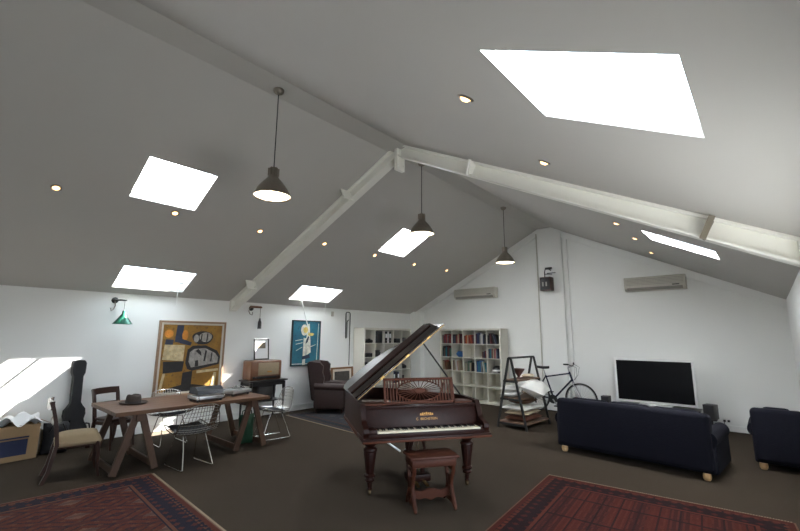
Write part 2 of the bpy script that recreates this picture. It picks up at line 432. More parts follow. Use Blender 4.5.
# steel portal frame: two I-section rafters bolted at the ridge
YF, DEP, FW, SKEW = -5.76, .205, .14, .34
def skew(b):
    for v in b.bm.verts: v.co.y += SKEW * min(v.co.x, W - v.co.x) / (W / 2)
    return b
pf = bpy.data.objects.new('trim_7', None); COL.objects.link(pf); struct(pf); pf['label'] = 'cream painted steel portal frame spanning the roof'
for side in ('L', 'R'):
    X = lambda s: s if side == 'L' else W - s
    P = lambda s, dz: Vector((X(s), YF, H + K * s + dz))
    b = MB(); s1 = W / 2 - .0; t = .012
    def plate(z0, z1, hw):
        for (za, zb) in ((z0, z1),):
            pl = [(X(0.), H + za), (X(s1), H + K * s1 + za), (X(s1), H + K * s1 + zb), (X(0.), H + zb)]
            b.prism(pl, YF - hw, YF + hw, XZ)
    plate(-.030, -.002, FW / 2); plate(-DEP, -DEP + .022, FW / 2); plate(-DEP + .01, -.01, .008)
    skew(b).build('rafter', M['steel_paint'], pf, smooth=0)
    for s in ([3.17, .71] if side == 'L' else [2.80, .53]):
        c = MB(); d = Vector((math.cos(ANG), 0, math.sin(ANG) if side == 'L' else -math.sin(ANG))); nrm = Vector((-d.z, 0, d.x)); top = P(s, -.012)
        mm = Matrix((Vector((0, -1, 0)), -nrm, d)).transposed().to_4x4(); mm.translation = top       # local: out from the web, down the depth, along the rafter
        if side == 'L':
            c.prism([(.008, -.0), (.20, -.0), (.20, DEP * .92), (.008, DEP * .92)], -.009, .009, mm); skew(c).build('cleat', M['steel_paint'], pf, smooth=0); continue
        c.prism([(.008, 0), (.155, 0), (.155, .02), (.085, DEP * .86), (.008, DEP * .86)], -.007, .007, mm)
        c.prism([(.150, -.002), (.165, -.002), (.095, DEP * .88), (.080, DEP * .88)], -.022, .022, mm)
        skew(c).build('cleat', M['bracket'] if s < 1 else M['steel_paint'], pf, smooth=0)  # lower right cleat gets its shadow side as a darker colour
b = MB()
for sx in (-.016, .016): b.box((W / 2 + sx, YF, ZRS - .165), (.026, .17, .33))
skew(b).build('end_plate', M['steel_paint'], pf, smooth=0)
b = MB()
for z in (ZRS - .10, ZRS - .25):
    for sy in (-.055, .055): b.cyl((W / 2 - .045, YF + sy, z), (W / 2 + .045, YF + sy, z), .016, seg=6)
skew(b).build('bolt', M['steel_paint'], pf, smooth=0)
for x, nm in ((.04, 'haunch'), (W - .04, 'haunch')):
    MB().box((x, YF, H - .08), (.075, .15, .20)).build(nm, M['steel_paint'], pf, smooth=0)

# ------------------------------------------------------------------ ceiling lamps
def pendant(y, label, drop):
    x, zc = W / 2 - .03, zs(W / 2 - RIDGE, y)
    t = thing('pendant_lamp', label, 'lamp', (x, y, zc), group='aluminium pendant lamps along the ridge')
    MB().lathe([(0, 0), (.062, 0), (.060, -.022), (.04, -.05), (.012, -.06), (0, -.06)]).build('ceiling_rose', M['alu'], t)
    zt = -drop
    MB().cyl((0, 0, -.055), (0, 0, zt + .33), .006, seg=8).build('cord', M['black'], t)
    sh = MB().lathe([(.022, zt + .34), (.045, zt + .33), (.050, zt + .24), (.058, zt + .225), (.075, zt + .20), (.115, zt + .155), (.165, zt + .085), (.198, zt + .02), (.205, zt), (.200, zt), (.160, zt + .08), (.11, zt + .15), (.05, zt + .2), (.02, zt + .2)], seg=36).build('lamp_shade', M['alu'], t)
    fin = MB()
    for k in range(6):
        a = k * PI / 3; fin.box((.053 * math.cos(a), .053 * math.sin(a), zt + .285), (.016, .006, .09), rotz(a))
    fin.build('cooling_rib', M['alu'], sh)
    MB().lathe([(0, zt + .012), (.185, zt + .012), (.192, zt + .02), (0, zt + .03)], seg=36).build('diffuser', M['diffuser'], t)
    return t
pendant(-7.48, 'nearest and largest of the hanging aluminium lamps, left of the ridge plate', 1.28)
pendant(-4.85, 'hanging aluminium lamp just in front of the middle skylight on the left slope', 1.19)
pendant(-2.08, 'farthest hanging aluminium lamp, near the far white gable wall', 1.19)

def downlight(x, y, label):
    side = 'L' if x < W / 2 else 'R'
    z = zs(min(x, W - x), y); a = -ANG if side == 'L' else ANG
    t = thing('downlight', label, 'downlight', (x, y, z), group='recessed ceiling downlights', rot=(0, a, 0))
    MB().lathe([(.056, .0), (.056, -.006), (.040, -.010), (.036, 0)], seg=20).build('trim_ring', M['alu'], t)
    MB().lathe([(0, -.024), (.022, -.020), (.036, -.006), (0, -.002)], seg=16).build('bulb', M['bulb'], t)
for x, y, l in [
    (1.95, -8.998, 'small lit downlight farthest left on the ceiling, left of the square skylight'),
    (1.95, -7.683, 'small lit downlight just below the square skylight on the left slope'),
    (1.95, -6.367, 'small lit downlight below the nearest pendant, left of the steel rafter'),
    (1.98, -5.055, 'small lit downlight just right of the steel rafter on the left slope'),
    (1.98, -3.718, 'small lit downlight left of the lower end of the middle skylight'),
    (1.98, -2.399, 'small lit downlight just right of the middle skylight on the left slope'),
    (2.03, -1.146, 'small lit downlight on the left slope nearest the gable wall, above the left air conditioner'),
    (6.76, -7.69, 'large looking lit downlight on the right slope, left of the big skylight'),
    (6.74, -6.382, 'lit downlight on the right slope just above the right hand rafter'),
    (6.67, -3.757, 'lit downlight on the right slope beyond the rafter, first of the far three'),
    (6.67, -2.692, 'lit downlight on the right slope beyond the rafter, middle of the far three'),
    (6.64, -1.292, 'lit downlight on the right slope closest to the right air conditioner')]:
    downlight(x, y, l)

# ------------------------------------------------------------------ air conditioners, wall speaker, wall lamps
def aircon(x0, x1, z0, z1, label):
    t = thing('air_conditioner', label, 'air conditioner', ((x0 + x1) / 2, 0, z0), group='wall air conditioners on the gable wall')
    w, h = x1 - x0, z1 - z0
    prof = [(0, 0), (-.13, .0), (-.20, .05), (-.215, .10), (-.21, h - .02), (-.19, h), (0, h)]
    m = Matrix(((0, 0, 1, 0), (1, 0, 0, 0), (0, 1, 0, 0), (0, 0, 0, 1)))
    MB().prism(prof, -w / 2, w / 2, m).build('housing', M['beige_plastic'], t, smooth=25)
    MB().box((0, -.19, .035), (w - .10, .012, .065), rotx(R(38)), bev=.003).build('louvre', M['acgrille'], t)
    b = MB()
    for k in range(5): b.box((0, -.213, .12 + k * .028), (w - .06, .006, .006))
    b.build('intake_grille', M['acgrille'], t)
    MB().box((w / 2 - .16, -.2155, .09), (.12, .004, .02)).build('display', M['black'], t)
aircon(1.62, 2.86, 2.66, 2.93, 'long beige wall air conditioner left of the boxed column, above the bookcase')
aircon(5.90, 6.97, 2.60, 2.88, 'long beige wall air conditioner right of the boxed column, above the television')

t = thing('wall_speaker', 'small brown wall speaker on a bracket on the boxed column', 'speaker', (4.27, -.25, 2.72))
MB().box((0, 0, .16), (.26, .2, .32), bev=.012).build('cabinet', M['bowl'], t)
MB().box((0, -.103, .16), (.22, .012, .28), bev=.004).build('grille', M['black'], t)
b = MB()
for sx in (-.05, .03): b.box((sx, -.112, .15), (.03, .008, .10))
b.build('badge', M['acgrille'], t)
b = MB().tube([(-.04, 0, .32), (-.04, .0, .45), (-.02, .0, .52), (.04, .06, .52), (.06, .13, .50)], .012)
b.box((.06, .0, .53), (.16, .05, .05), bev=.01).box((.08, .10, .43), (.20, .025, .018)).cyl((-.04, 0, .40), (.1, .1, .40), .008)
b.build('bracket', M['blackpaint'], t)

def wall_lamp(kind, y, z, label):
    t = thing('wall_lamp', label, 'lamp', (0, y, z))
    MB().lathe([(0, 0), (.05, 0), (.05, .014), (.03, .03), (0, .03)], mtx=Matrix.Rotation(PI / 2, 4, 'Y')).build('back_plate', M['darkmetal'], t)
    if kind == 'cone':
        MB().tube([(.03, 0, 0), (.16, .03, .0), (.30, .05, -.01), (.42, .055, -.02)], [.016, .016, .014, .010]).build('arm', M['darkmetal'], t)
        MB().tube([(.05, -.01, -.01), (.06, .0, -.09), (.06, -.02, -.15), (.06, -.05, -.18), (.06, -.06, -.13)], .008).build('counterweight_hook', M['alu'], t)
        MB().cyl((.42, .035, -.02), (.42, .035, -.20), .003).build('cord', M['black'], t)
        MB().lathe([(.012, -.18), (.022, -.20), (.022, -.23), (.09, -.325), (.14, -.395), (.135, -.395), (.08, -.32), (.015, -.23)], c=(.42, .035, 0), seg=28).build('lamp_shade', M['green'], t)
    else:
        b = MB().tube([(.02, -.04, .02), (.09, .0, .02), (.16, .16, .02)], .016)
        b.box((.10, .05, .035), (.05, .24, .03), bev=.006); b.build('arm', M['radiowood'], t)
        MB().tube([(.05, -.05, .0), (.06, -.08, -.06), (.06, -.05, -.12), (.06, .0, -.14), (.06, .01, -.08)], .009).build('counterweight_hook', M['alu'], t)
        MB().cyl((.15, .13, .02), (.15, .13, -.22), .006).build('cord', M['alu'], t)
        MB().lathe([(0, -.20), (.016, -.205), (.022, -.25), (.034, -.27), (.038, -.30), (.040, -.42), (.034, -.42), (0, -.40)], c=(.15, .13, 0), seg=20).build('lamp_shade', M['black'], t)
wall_lamp('cone', -7.79, 2.19, 'green cone shaded wall lamp left of the yellow painting')
wall_lamp('pull', -5.36, 2.19, 'dark slender wall lamp on a wooden arm above the framed certificate and radio')

# hanging tube (brass slide) on the left wall and a small sensor box
t = thing('hanging_tube', 'slender dark U shaped tube hanging on the wall left of the far shelf unit', 'tube', (0, -2.70, 1.6))
MB().tube([(.03, -.06, .10), (.03, -.06, 0), (.03, -.045, -.02), (.03, -.02, .0), (.03, -.02, .38), (.03, .0, .42), (.03, .03, .44)], .010).build('inner_slide', M['darkmetal'], t)
MB().tube([(.03, -.06, .02), (.03, -.06, .60), (.03, -.04, .635), (.03, .02, .64), (.03, .06, .635), (.03, .08, .60), (.03, .08, -.69)], .010).build('outer_slide', M['darkmetal'], t)
tag(MB().box((.02, -3.196, 2.172), (.03, .07, .12), bev=.008).build('wall_sensor', M['beige_plastic']), 'small cream sensor box high on the left wall above the wing chair', 'sensor')

# ------------------------------------------------------------------ paintings
def picture_root(name, label, y0, y1, z0, z1, cat='painting', tilt=0., x=.0):
    t = thing(name, label, cat, (x, (y0 + y1) / 2, z0), rot=(0, tilt, 0)); return t, y1 - y0, z1 - z0
def frame_part(t, w, h, fw, th, m, name='frame', off=.0, inset=0.):
    b = MB(); w2, h2 = w / 2 - inset, h - 2 * inset
    for s in (-1, 1): b.box((off + th / 2, s * (w2 - fw / 2), h / 2), (th, fw, h2), bev=.004)
    for z in (inset + fw / 2, h - inset - fw / 2): b.box((off + th / 2, 0, z), (th, 2 * (w2 - fw) + .002, fw), bev=.004)
    return b.build(name, m, t, smooth=0)
def paint_mat(name, c1, c2, c3, scale=5):
    t = NT(name); v = t.coord(); f = t.noise(v, scale, 4, .65); g = t.noise(v, scale * 4, 3, .7)
    c = t.mix(t.math('MINIMUM', t.math('MAXIMUM', t.math('MULTIPLY', t.math('SUBTRACT', f, .38), 4.), 0.), 1.), c1, c2)
    c = t.mix(t.math('MULTIPLY', t.math('GREATER_THAN', g, .60), .7), c, c3)
    t.link(c, t.b.inputs['Base Color']); t.b.inputs['Roughness'].default_value = .6; t.bump(g, .2); return t.m
PM = lambda n, c, s=9, c2=None: paint_mat(n, tuple(x * .75 for x in c), tuple(min(1, x * 1.2) for x in c), c2 or tuple(x * .55 for x in c), s)
YZp = YZ
t, w, h = picture_root('yellow_painting', 'large yellow and black abstract painting in a pale wooden frame behind the table', -7.085, -5.885, .56, 1.885)
frame_part(t, w, h, .035, .05, M['frame_oak']); frame_part(t, w, h, .035, .04, M['frame_inner'], 'slip', inset=.034)
cw, ch = w - .13, h - .13
cv = MB().box((.018, 0, h / 2), (.02, cw, ch)).build('canvas', paint_mat('ochre_paint', (.20, .092, .007), (.30, .150, .012), (.10, .045, .010), 4), t, smooth=0)
def stroke(cnv, name, polys, m, w, h, z0, x=.028, d=.002):
    for i, p in enumerate(polys): MB().prism([((u - .5) * w, z0 + v * h) for u, v in p], x, x + d + i * .0003, YZp).build(name, m, cnv, smooth=0)
def ringpoly(cx, cy, rx, ry, n=20, wob=0., th=.0):
    return [(cx + rx * math.cos(2 * PI * i / n) * (1 + wob * math.sin(3 * 2 * PI * i / n)), cy + ry * math.sin(2 * PI * i / n)) for i in range(n)]
z0 = (h - ch) / 2
PB = PM('painted_black', (.012, .010, .010), 12); PG = PM('painted_grey', (.30, .28, .26), 14, (.05, .05, .05)); PN = PM('painted_navy', (.022, .030, .058), 10)
PC = PM('painted_cream', (.52, .42, .24), 10, (.35, .18, .02)); PO = PM('painted_orange', (.60, .22, .02), 8)
RECT = lambda a, b, c, d: [(a, c), (b, c), (b, d), (a, d)]
stroke(cv, 'navy_brushwork', [[(.20, .74), (.31, .72), (.33, .99), (.22, .99)], [(.05, .70), (.17, .68), (.18, .77), (.06, .78)], [(.28, .72), (.46, .68), (.48, .73), (.30, .79)]], PN, cw, ch, z0)
stroke(cv, 'cream_brushwork', [[(.03, .48), (.36, .45), (.37, .69), (.05, .70)], [(.60, .26), (.98, .285), (.98, .32), (.60, .30)], [(.86, .05), (.93, .05), (.95, .26), (.90, .26)], [(.02, .05), (.06, .05), (.10, .28), (.06, .28)]], PC, cw, ch, z0, .0285)
stroke(cv, 'orange_brushwork', [ringpoly(.10, .86, .07, .06), ringpoly(.36, .84, .05, .08)], PO, cw, ch, z0, .0282)
stroke(cv, 'black_brushwork', [[(.06, .28), (.36, .30), (.38, .45), (.05, .45)], [(.36, .0), (.52, .0), (.53, .30), (.37, .28)], [(.08, .0), (.92, .02), (.80, .06), (.55, .10), (.35, .10), (.15, .06)],
       ringpoly(.66, .80, .18, .105, 20, .08), [(.40, .42), (.44, .33), (.52, .30), (.98, .385), (1., .50), (.93, .60), (.72, .685), (.50, .68), (.42, .62)]], PB, cw, ch, z0, .029)
stroke(cv, 'grey_brushwork', [ringpoly(.71, .81, .11, .075, 20, .06), ringpoly(.55, .79, .045, .06), [(.45, .44), (.50, .35), (.95, .41), (.96, .49), (.90, .56), (.72, .64), (.53, .63), (.46, .58)]], PG, cw, ch, z0, .0315)
stroke(cv, 'black_linework', [[(.55, .60), (.66, .52), (.65, .58), (.60, .63)], [(.56, .36), (.62, .37), (.61, .46), (.56, .45)], [(.70, .44), (.73, .44), (.75, .60), (.72, .61)], [(.82, .43), (.84, .43), (.85, .57), (.83, .57)], [(.62, .74), (.64, .74), (.65, .86), (.63, .86)], [(.72, .74), (.74, .74), (.75, .87), (.73, .87)]], PB, cw, ch, z0, .034)

t, w, h = picture_root('blue_painting', 'tall teal blue abstract painting in a thin dark frame above the wing chair', -4.345, -3.555, .955, 1.985)
frame_part(t, w, h, .022, .045, M['frame_black'])
cw, ch = w - .044, h - .044
cv = MB().box((.018, 0, h / 2), (.02, cw, ch)).build('canvas', paint_mat('teal_paint', (.008, .09, .14), (.015, .135, .185), (.01, .06, .10), 4), t, smooth=0)
z0 = (h - ch) / 2
PW = PM('painted_white', (.60, .58, .48), 14); PY = PM('painted_yellow', (.62, .45, .12), 12)
stroke(cv, 'white_brushwork', [ringpoly(.42, .80, .13, .13, 18, .05), [(.38, .0), (.48, .0), (.52, .60), (.40, .62)], [(.52, .22), (.68, .28), (.66, .50), (.60, .95), (.53, .94), (.50, .60)], [(.10, .545), (.36, .575), (.36, .59), (.10, .56)], [(.12, .465), (.36, .50), (.36, .515), (.12, .48)], [(.14, .32), (.36, .40), (.36, .415), (.14, .335)], [(.66, .40), (.86, .455), (.86, .467), (.66, .42)], [(.90, .05), (.925, .05), (.96, .96), (.94, .96)], [(.0, .02), (.98, .02), (.98, .035), (.0, .035)]], PW, cw, ch, z0)
stroke(cv, 'yellow_brushwork', [ringpoly(.46, .80, .09, .07, 16, .1), ringpoly(.68, .70, .10, .035, 16, .1), [(.55, .68), (.62, .66), (.64, .72), (.57, .74)]], PY, cw, ch, z0, .0315)
stroke(cv, 'dark_brushwork', [[(.47, .48), (.55, .52), (.60, .64), (.56, .66), (.50, .58)], [(.36, .12), (.66, .16), (.62, .24), (.38, .20)]], PN, cw, ch, z0, .032)

# ------------------------------------------------------------------ radio corner by the left wall
LX, LY0, LY1, LZ = .47, -5.55, -4.70, .76
t = thing('radio_table', 'narrow black lacquered table against the left wall under the old radio', 'table', (0, 0, 0))
yc = (LY0 + LY1) / 2
MB().box((.27, yc, LZ - .015), (.44, LY1 - LY0, .03), bev=.006).build('table_top', M['blackpaint'], t)
b = MB(); b.box((.27, yc, LZ - .07), (.36, LY1 - LY0 - .12, .08)); b.build('apron', M['blackpaint'], t, smooth=0)
for x in (.09, .44):
    for y in (LY0 + .06, LY1 - .06):
        MB().lathe([(0, 0), (.02, 0), (.026, .02), (.018, .05), (.022, .40), (.032, .52), (.026, .55), (.034, .60), (.030, .72), (0, .72)], c=(x, y, 0), seg=14).build('leg', M['blackpaint'], t)
MB().box((.265, yc, .35), (.33, LY1 - LY0 - .14, .02)).build('lower_shelf', M['blackpaint'], t, smooth=0)
t = thing('amplifier', 'black rounded box on the lower shelf of the radio table', 'amplifier', (.27, -5.16, .36))
MB().box((0, 0, .145), (.30, .36, .29), bev=.03, seg=3).build('case', M['blackmatte'], t)
MB().box((.153, 0, .15), (.008, .29, .22), bev=.003).build('grille', M['black'], t)
t = thing('radio', 'old walnut tabletop radio with a gold cloth front standing on the black table', 'radio', (.27, -5.17, LZ))
MB().box((0, 0, .19), (.34, .68, .38), bev=.03, seg=3).build('cabinet', M['radiowood'], t)
MB().box((.172, .04, .215), (.006, .46, .24), bev=.002).build('speaker_cloth', M['radiocloth'], t)
MB().box((.176, .06, .16), (.006, .10, .03), bev=.002).build('badge', M['gold'], t)
MB().box((.1715, 0, .05), (.006, .60, .05), bev=.002).build('dial', M['blackpaint'], t)
for s in (-.24, .24): MB().cyl((.17, s, .05), (.20, s, .05), .02, .018, seg=16).build('knob', M['bowl'], t)
t = thing('framed_certificate', 'black framed white mount with a small dark picture standing on the radio', 'picture', (.205, -5.175, LZ + .383), rot=(0, R(-5), R(6)))
frame_part(t, .36, .425, .024, .022, M['frame_black'])
MB().box((.007, 0, .2125), (.008, .32, .385)).build('mount', M['paper'], t, smooth=0)
MB().box((.013, .0, .29), (.004, .19, .12)).build('print', PM('faded_print', (.16, .13, .09), 16), t, smooth=0)

# ------------------------------------------------------------------ trestle table and what stands on it
t = thing('trestle_table', 'long worn wooden trestle table with two sawhorse trestles', 'table', (0, 0, 0))
TX0, TX1, TY0, TY1, TZ = 1.22, 2.31, -8.21, -6.22, .735
b = MB(); nb = 6; bw = (TX1 - TX0) / nb
for k in range(nb): b.box((TX0 + bw * (k + .5), (TY0 + TY1) / 2, TZ - .0225), (bw - .002, TY1 - TY0, .045), bev=.003)
b.build('table_top', M['table'], t, smooth=0)
for ya in (-7.935, -6.45):
    MB().box((1.76, ya, TZ - .09), (1.02, .085, .09), bev=.004).build('trestle_beam', M['trestle'], t, smooth=0)
    for x in (1.30, 2.22):
        for s in (-1, 1):
            p, q = Vector((x, ya + s * .025, TZ - .05)), Vector((x, ya + s * .225, .0))
            d = (q - p); L = d.length; ang = math.atan2(d.y, -d.z)
            MB().box((p + q) / 2 + Vector((0, 0, .012)), (.045, .075, L - .02), rotx(ang), bev=.004).build('leg', M['trestle'], t, smooth=0)
    for s in (-1, 1): MB().box((1.76, ya + s * .212, .07), (.90, .03, .075), bev=.004).build('stretcher', M['trestle'], t, smooth=0)

t = thing('felt_hat', 'dark felt hat lying on the near left end of the table', 'hat', (1.66, -7.85, TZ + .001), rz=.4)
MB().lathe([(0, .004), (.10, .004), (.155, .006), (.175, .018), (.172, .022), (.15, .012), (.095, .012)], sx=1.05, sy=.88, seg=36).build('brim', M['felt'], t)
def crown(a, b):
    ang, v = 2 * PI * a, b
    prof = [(.098, .012), (.094, .05), (.088, .09), (.078, .112), (.055, .118), (.02, .100), (0.001, .095)]
    i = min(int(v * 6), 5); f = v * 6 - i; r = prof[i][0] * (1 - f) + prof[i + 1][0] * f; z = prof[i][1] * (1 - f) + prof[i + 1][1] * f
    x, y = r * 1.12 * math.cos(ang), r * .85 * math.sin(ang)
    pinch = 1 - .25 * max(0, math.cos(ang)) ** 4 * (z / .12)
    return Vector((x, y * pinch, z - .012 * (abs(y) < .03) * (z > .1)))
MB().grid(crown, 28, 12, closeu=True).build('crown', M['felt'], t)
MB().lathe([(.0995, .012), (.0985, .034), (.0965, .034), (.097, .012)], sx=1.12, sy=.87, seg=36).build('ribbon', M['ribbon'], t)

def record_player(loc, rz, label, lid):
    t = thing('turntable', label, 'turntable', loc, rz=rz, group='record players on the trestle table')
    pl = MB().box((0, 0, .055), (.36, .44, .055), bev=.003).build('plinth', M['silver'], t)
    MB().box((0, 0, .033), (.364, .444, .008)).build('dark_band', M['black'], pl, smooth=0)
    for sx in (-.14, .14):
        for sy in (-.18, .18): MB().cyl((sx, sy, 0), (sx, sy, .028), .022, seg=14).build('foot', M['black'], t)
    p = MB().lathe([(0, .083), (.15, .083), (.152, .088), (.152, .098), (.148, .102), (0, .102)], c=(0, -.03, 0), seg=40).build('platter', M['silver'], t)
    MB().lathe([(0, .103), (.147, .103), (.147, .106), (.05, .106), (0, .107)], c=(0, -.03, 0), seg=40).build('record', M['blackpaint'], p)
    a = MB().tube([(-.12, .17, .12), (-.02, .17, .125), (.08, .13, .118), (.11, .10, .112)], .005)
    a.cyl((-.12, .17, .08), (-.12, .17, .13), .016, seg=14).box((.115, .095, .112), (.035, .018, .014), rotz(-.6)); a.build('tonearm', M['chrome'], t)
    if lid:
        # smoky cover resting half folded: a shallow hollow lid
        c = MB()
        c.prism([(-.17, .01), (.17, .01), (.155, .07), (.05, .115), (-.12, .105)], -.21, .21, Matrix(((1, 0, 0, 0), (0, 0, 1, 0), (0, 1, 0, .10), (0, 0, 0, 1))))
        c.build('dust_cover', M['smoke'], t, smooth=0)
        b = MB()
        for s in (-1, 1): b.tube([(.19, s * .20, .03), (.215, s * .20, .055), (.19, s * .20, .08)], .006)
        b.tube([(.185, -.215, .088), (.185, .215, .088)], .006).build('handle', M['chrome'], t)
    else:
        MB().tube([(.05, -.1, .12), (.0, .0, .128), (-.05, .1, .12)], .01).build('clamp_bar', M['chrome'], t)
    return t
record_player((2.05, -7.07, TZ + .001), .0, 'silver turntable with a smoky grey dust cover near the table middle', True).scale = (.86, .86, .9)

record_player((1.78, -6.52, TZ + .001), .35, 'open record player with a bare black disc at the far table end', False).scale = (.9, .9, .9)


tb = thing('green_bag', 'dark green cloth bag standing under the far table end between the trestle legs', 'bag', (1.96, -6.385, 0))
MB().cushion((0, 0, .235), (.25, .44, .10), Matrix.Rotation(PI / 2, 3, 'Y') @ rotz(PI / 2), p=4, seed=4, wob=.2).build('pouch', M['greenbag'], tb)
MB().tube([(0, -.08, .42), (.0, -.07, .50), (0, .0, .52), (0, .07, .50), (0, .08, .42)], .008).build('strap', M['greenbag'], tb)

# ------------------------------------------------------------------ chairs
def klismos(loc, rz, label, seatm):
    """side chair, front towards local +y"""
    t = thing('dining_chair', label, 'chair', loc, rz=rz)
    if seatm is not None:
        def seat(a, b):
            x, y = 2 * a - 1, 2 * b - 1; e = (1 - abs(x) ** 4) * (1 - abs(y) ** 4)
            return Vector((x * (.225 + .02 * y), y * .22, .40 + .085 * max(0, e) ** .4 + .02 * (1 - x * x)))
        MB().grid(seat, 12, 12).box((0, 0, .395), (.43, .43, .06), bev=.02).build('seat', seatm, t, smooth=50)
    else:
        MB().box((0, 0, .435), (.42, .41, .035), bev=.01).build('seat', M['chairwood'], t)
    MB().box((0, 0, .375), (.40, .40, .05), bev=.006).build('seat_rail', M['chairwood'], t)
    for s in (-1, 1):
        MB().tube([(s * .195, .18, .40), (s * .197, .20, .25), (s * .20, .205, .10), (s * .205, .225, 0)], [.024, .022, .018, .016], 8).build('leg', M['chairwood'], t)
        MB().tube([(s * .195, -.19, .42), (s * .195, -.215, .28), (s * .20, -.24, .12), (s * .20, -.285, 0)], 0, flat=(.018, .022)).build('leg', M['chairwood'], t)
        MB().tube([(s * .195, -.19, .38), (s * .20, -.205, .50), (s * .205, -.228, .65), (s * .208, -.265, .80), (s * .21, -.295, .88)], 0, flat=(.018, .022)).build('back_post', M['chairwood'], t)
    MB().tube([(-.225, -.275, .835), (-.11, -.303, .84), (0, -.31, .84), (.11, -.303, .84), (.225, -.275, .835)], 0, flat=(.014, .048)).build('top_rail', M['chairwood'], t)
    MB().tube([(-.20, -.235, .645), (0, -.262, .645), (.20, -.235, .645)], 0, flat=(.012, .024)).build('cross_rail', M['chairwood'], t)
    return t
klismos((1.75, -8.425, 0), R(-8), 'dark wooden chair with a tan padded seat at the near left table end', M['tan'])
c2_ = klismos((.60, -7.75, 0), R(-66), 'dark wooden chair behind the table with its back to the left wall', None)

def wire_chair(loc, rz, label, group):
    """wire shell chair, front towards local +y"""
    t = thing('wire_chair', label, 'chair', loc, rz=rz, group=group)
    def S(a, b):                                            # a across -1..1, b from seat front 0 to back top 1
        path = [(.24, .445), (.20, .435), (.08, .41), (-.06, .395), (-.15, .41), (-.20, .47), (-.235, .57), (-.265, .68), (-.29, .77)]
        f = b * 8; i = min(int(f), 7); f -= i
        y = path[i][0] * (1 - f) + path[i + 1][0] * f; z = path[i][1] * (1 - f) + path[i + 1][1] * f
        hw = .235 + .035 * math.sin(PI * min(1, b * 1.15)) - .03 * max(0, b - .8) * 5
        up = .055 * a * a * (1 - b) + .0
        fw = .07 * a * a * max(0., b - .35)
        drop = -.05 * (abs(a) ** 3) * max(0, b - .78) * 4
        return Vector((a * hw, y + fw, z + up + drop))
    b = MB()
    for k in range(13):
        a = -1 + 2 * k / 12; b.tube([S(a, j / 20) for j in range(21)], .0032 if 0 < k < 12 else .006, 5)
    for j in range(0, 17): b.tube([S(-1 + 2 * k / 12, j / 16) for k in range(13)], .0032 if 0 < j < 16 else .006, 5)
    b.build('wire_shell', M['chrome'], t)
    def pad(sg):
        def fn(u, v):
            a, q = .82 * (2 * u - 1), .03 + .44 * v; p = S(a, q); e = max(0., (1 - abs(2 * u - 1) ** 4) * (1 - abs(2 * v - 1) ** 4)) ** .5
            return p + Vector((0, 0, .008 + (.034 * e if sg else 0)))
        return fn
    MB().grid(pad(1), 10, 10).grid(pad(0), 10, 10).build('seat_pad', M['blackmatte'], t)
    for s in (-1, 1):
        MB().tube([(s * .14, .10, .405), (s * .16, .17, .22), (s * .19, .235, .02), (s * .19, .22, .008), (s * .19, -.21, .008), (s * .19, -.225, .02), (s * .16, -.15, .22), (s * .14, -.08, .385)], .0065, 8).build('sled_leg', M['chrome'], t)
    for y_, z_ in ((.10, .405), (-.08, .387)): MB().tube([(-.14, y_, z_), (.14, y_, z_)], .0055, 6).build('cross_bar', M['chrome'], t)
    return t
GW = 'wire chairs round the trestle table'
w1 = wire_chair((2.36, -7.36, 0), R(95), 'chrome wire chair on the near long side of the table, black seat pad', GW)
dup(w1, (.98, -7.12, 0), R(-90), 'chrome wire chair on the wall side of the table, below the yellow painting', GW)
c2_.scale = (.9, .9, .94)
dup(w1, (1.80, -5.83, 0), R(172), 'chrome wire chair at the far table end, in front of the radio table', GW)

# wing armchair
t = thing('wing_armchair', 'dark brown leather wing armchair by the left wall under the blue painting', 'armchair', (.66, -3.66, .012), rz=R(-52))
# front towards local +y
MB().box((0, .0, .22), (.66, .66, .26), bev=.04, seg=3).build('base', M['leather'], t)
MB().box((0, .06, .40), (.52, .60, .15), bev=.05, seg=4).build('seat_cushion', M['leather'], t)
def wback(a, b):
    x = (2 * a - 1); z = .30 + .78 * b
    y = -.30 - .12 * b - .05 * math.sin(PI * b); return Vector((x * (.32 + .02 * b), y, z - .05 * x * x * b))
def wback2(a, b):
    v = wback(a, b); return v + Vector((0, -.13 + .05 * b, 0))
m_ = MB(); m_.box((0, -.37, .66), (.66, .16, .84), rotx(R(9)), bev=.06, seg=4); m_.build('backrest', M['leather'], t)
for s in (-1, 1):
    mm = Matrix(((0, 0, 1, s * .33 - .045), (1, 0, 0, 0), (0, 1, 0, 0), (0, 0, 0, 1)))
    wing = [(-.36, .58), (-.12, .60), (-.10, .72), (-.14, .85), (-.13, .98), (-.20, 1.05), (-.44, 1.07), (-.42, .85)]
    MB().prism(wing, 0, .09, mm).build('wing', M['leather'], t, smooth=30)
    arm = MB(); arm.box((s * .335, .02, .32), (.11, .66, .46), bev=.04, seg=3); arm.cyl((s * .345, -.30, .555), (s * .345, .36, .535), .075, seg=20); arm.build('arm', M['leather'], t)
for sx in (-.28, .28):
    for sy in (-.27, .28): MB().cyl((sx, sy, .0), (sx, sy, .11), .02, .028).build('foot', M['chairwood'], t)

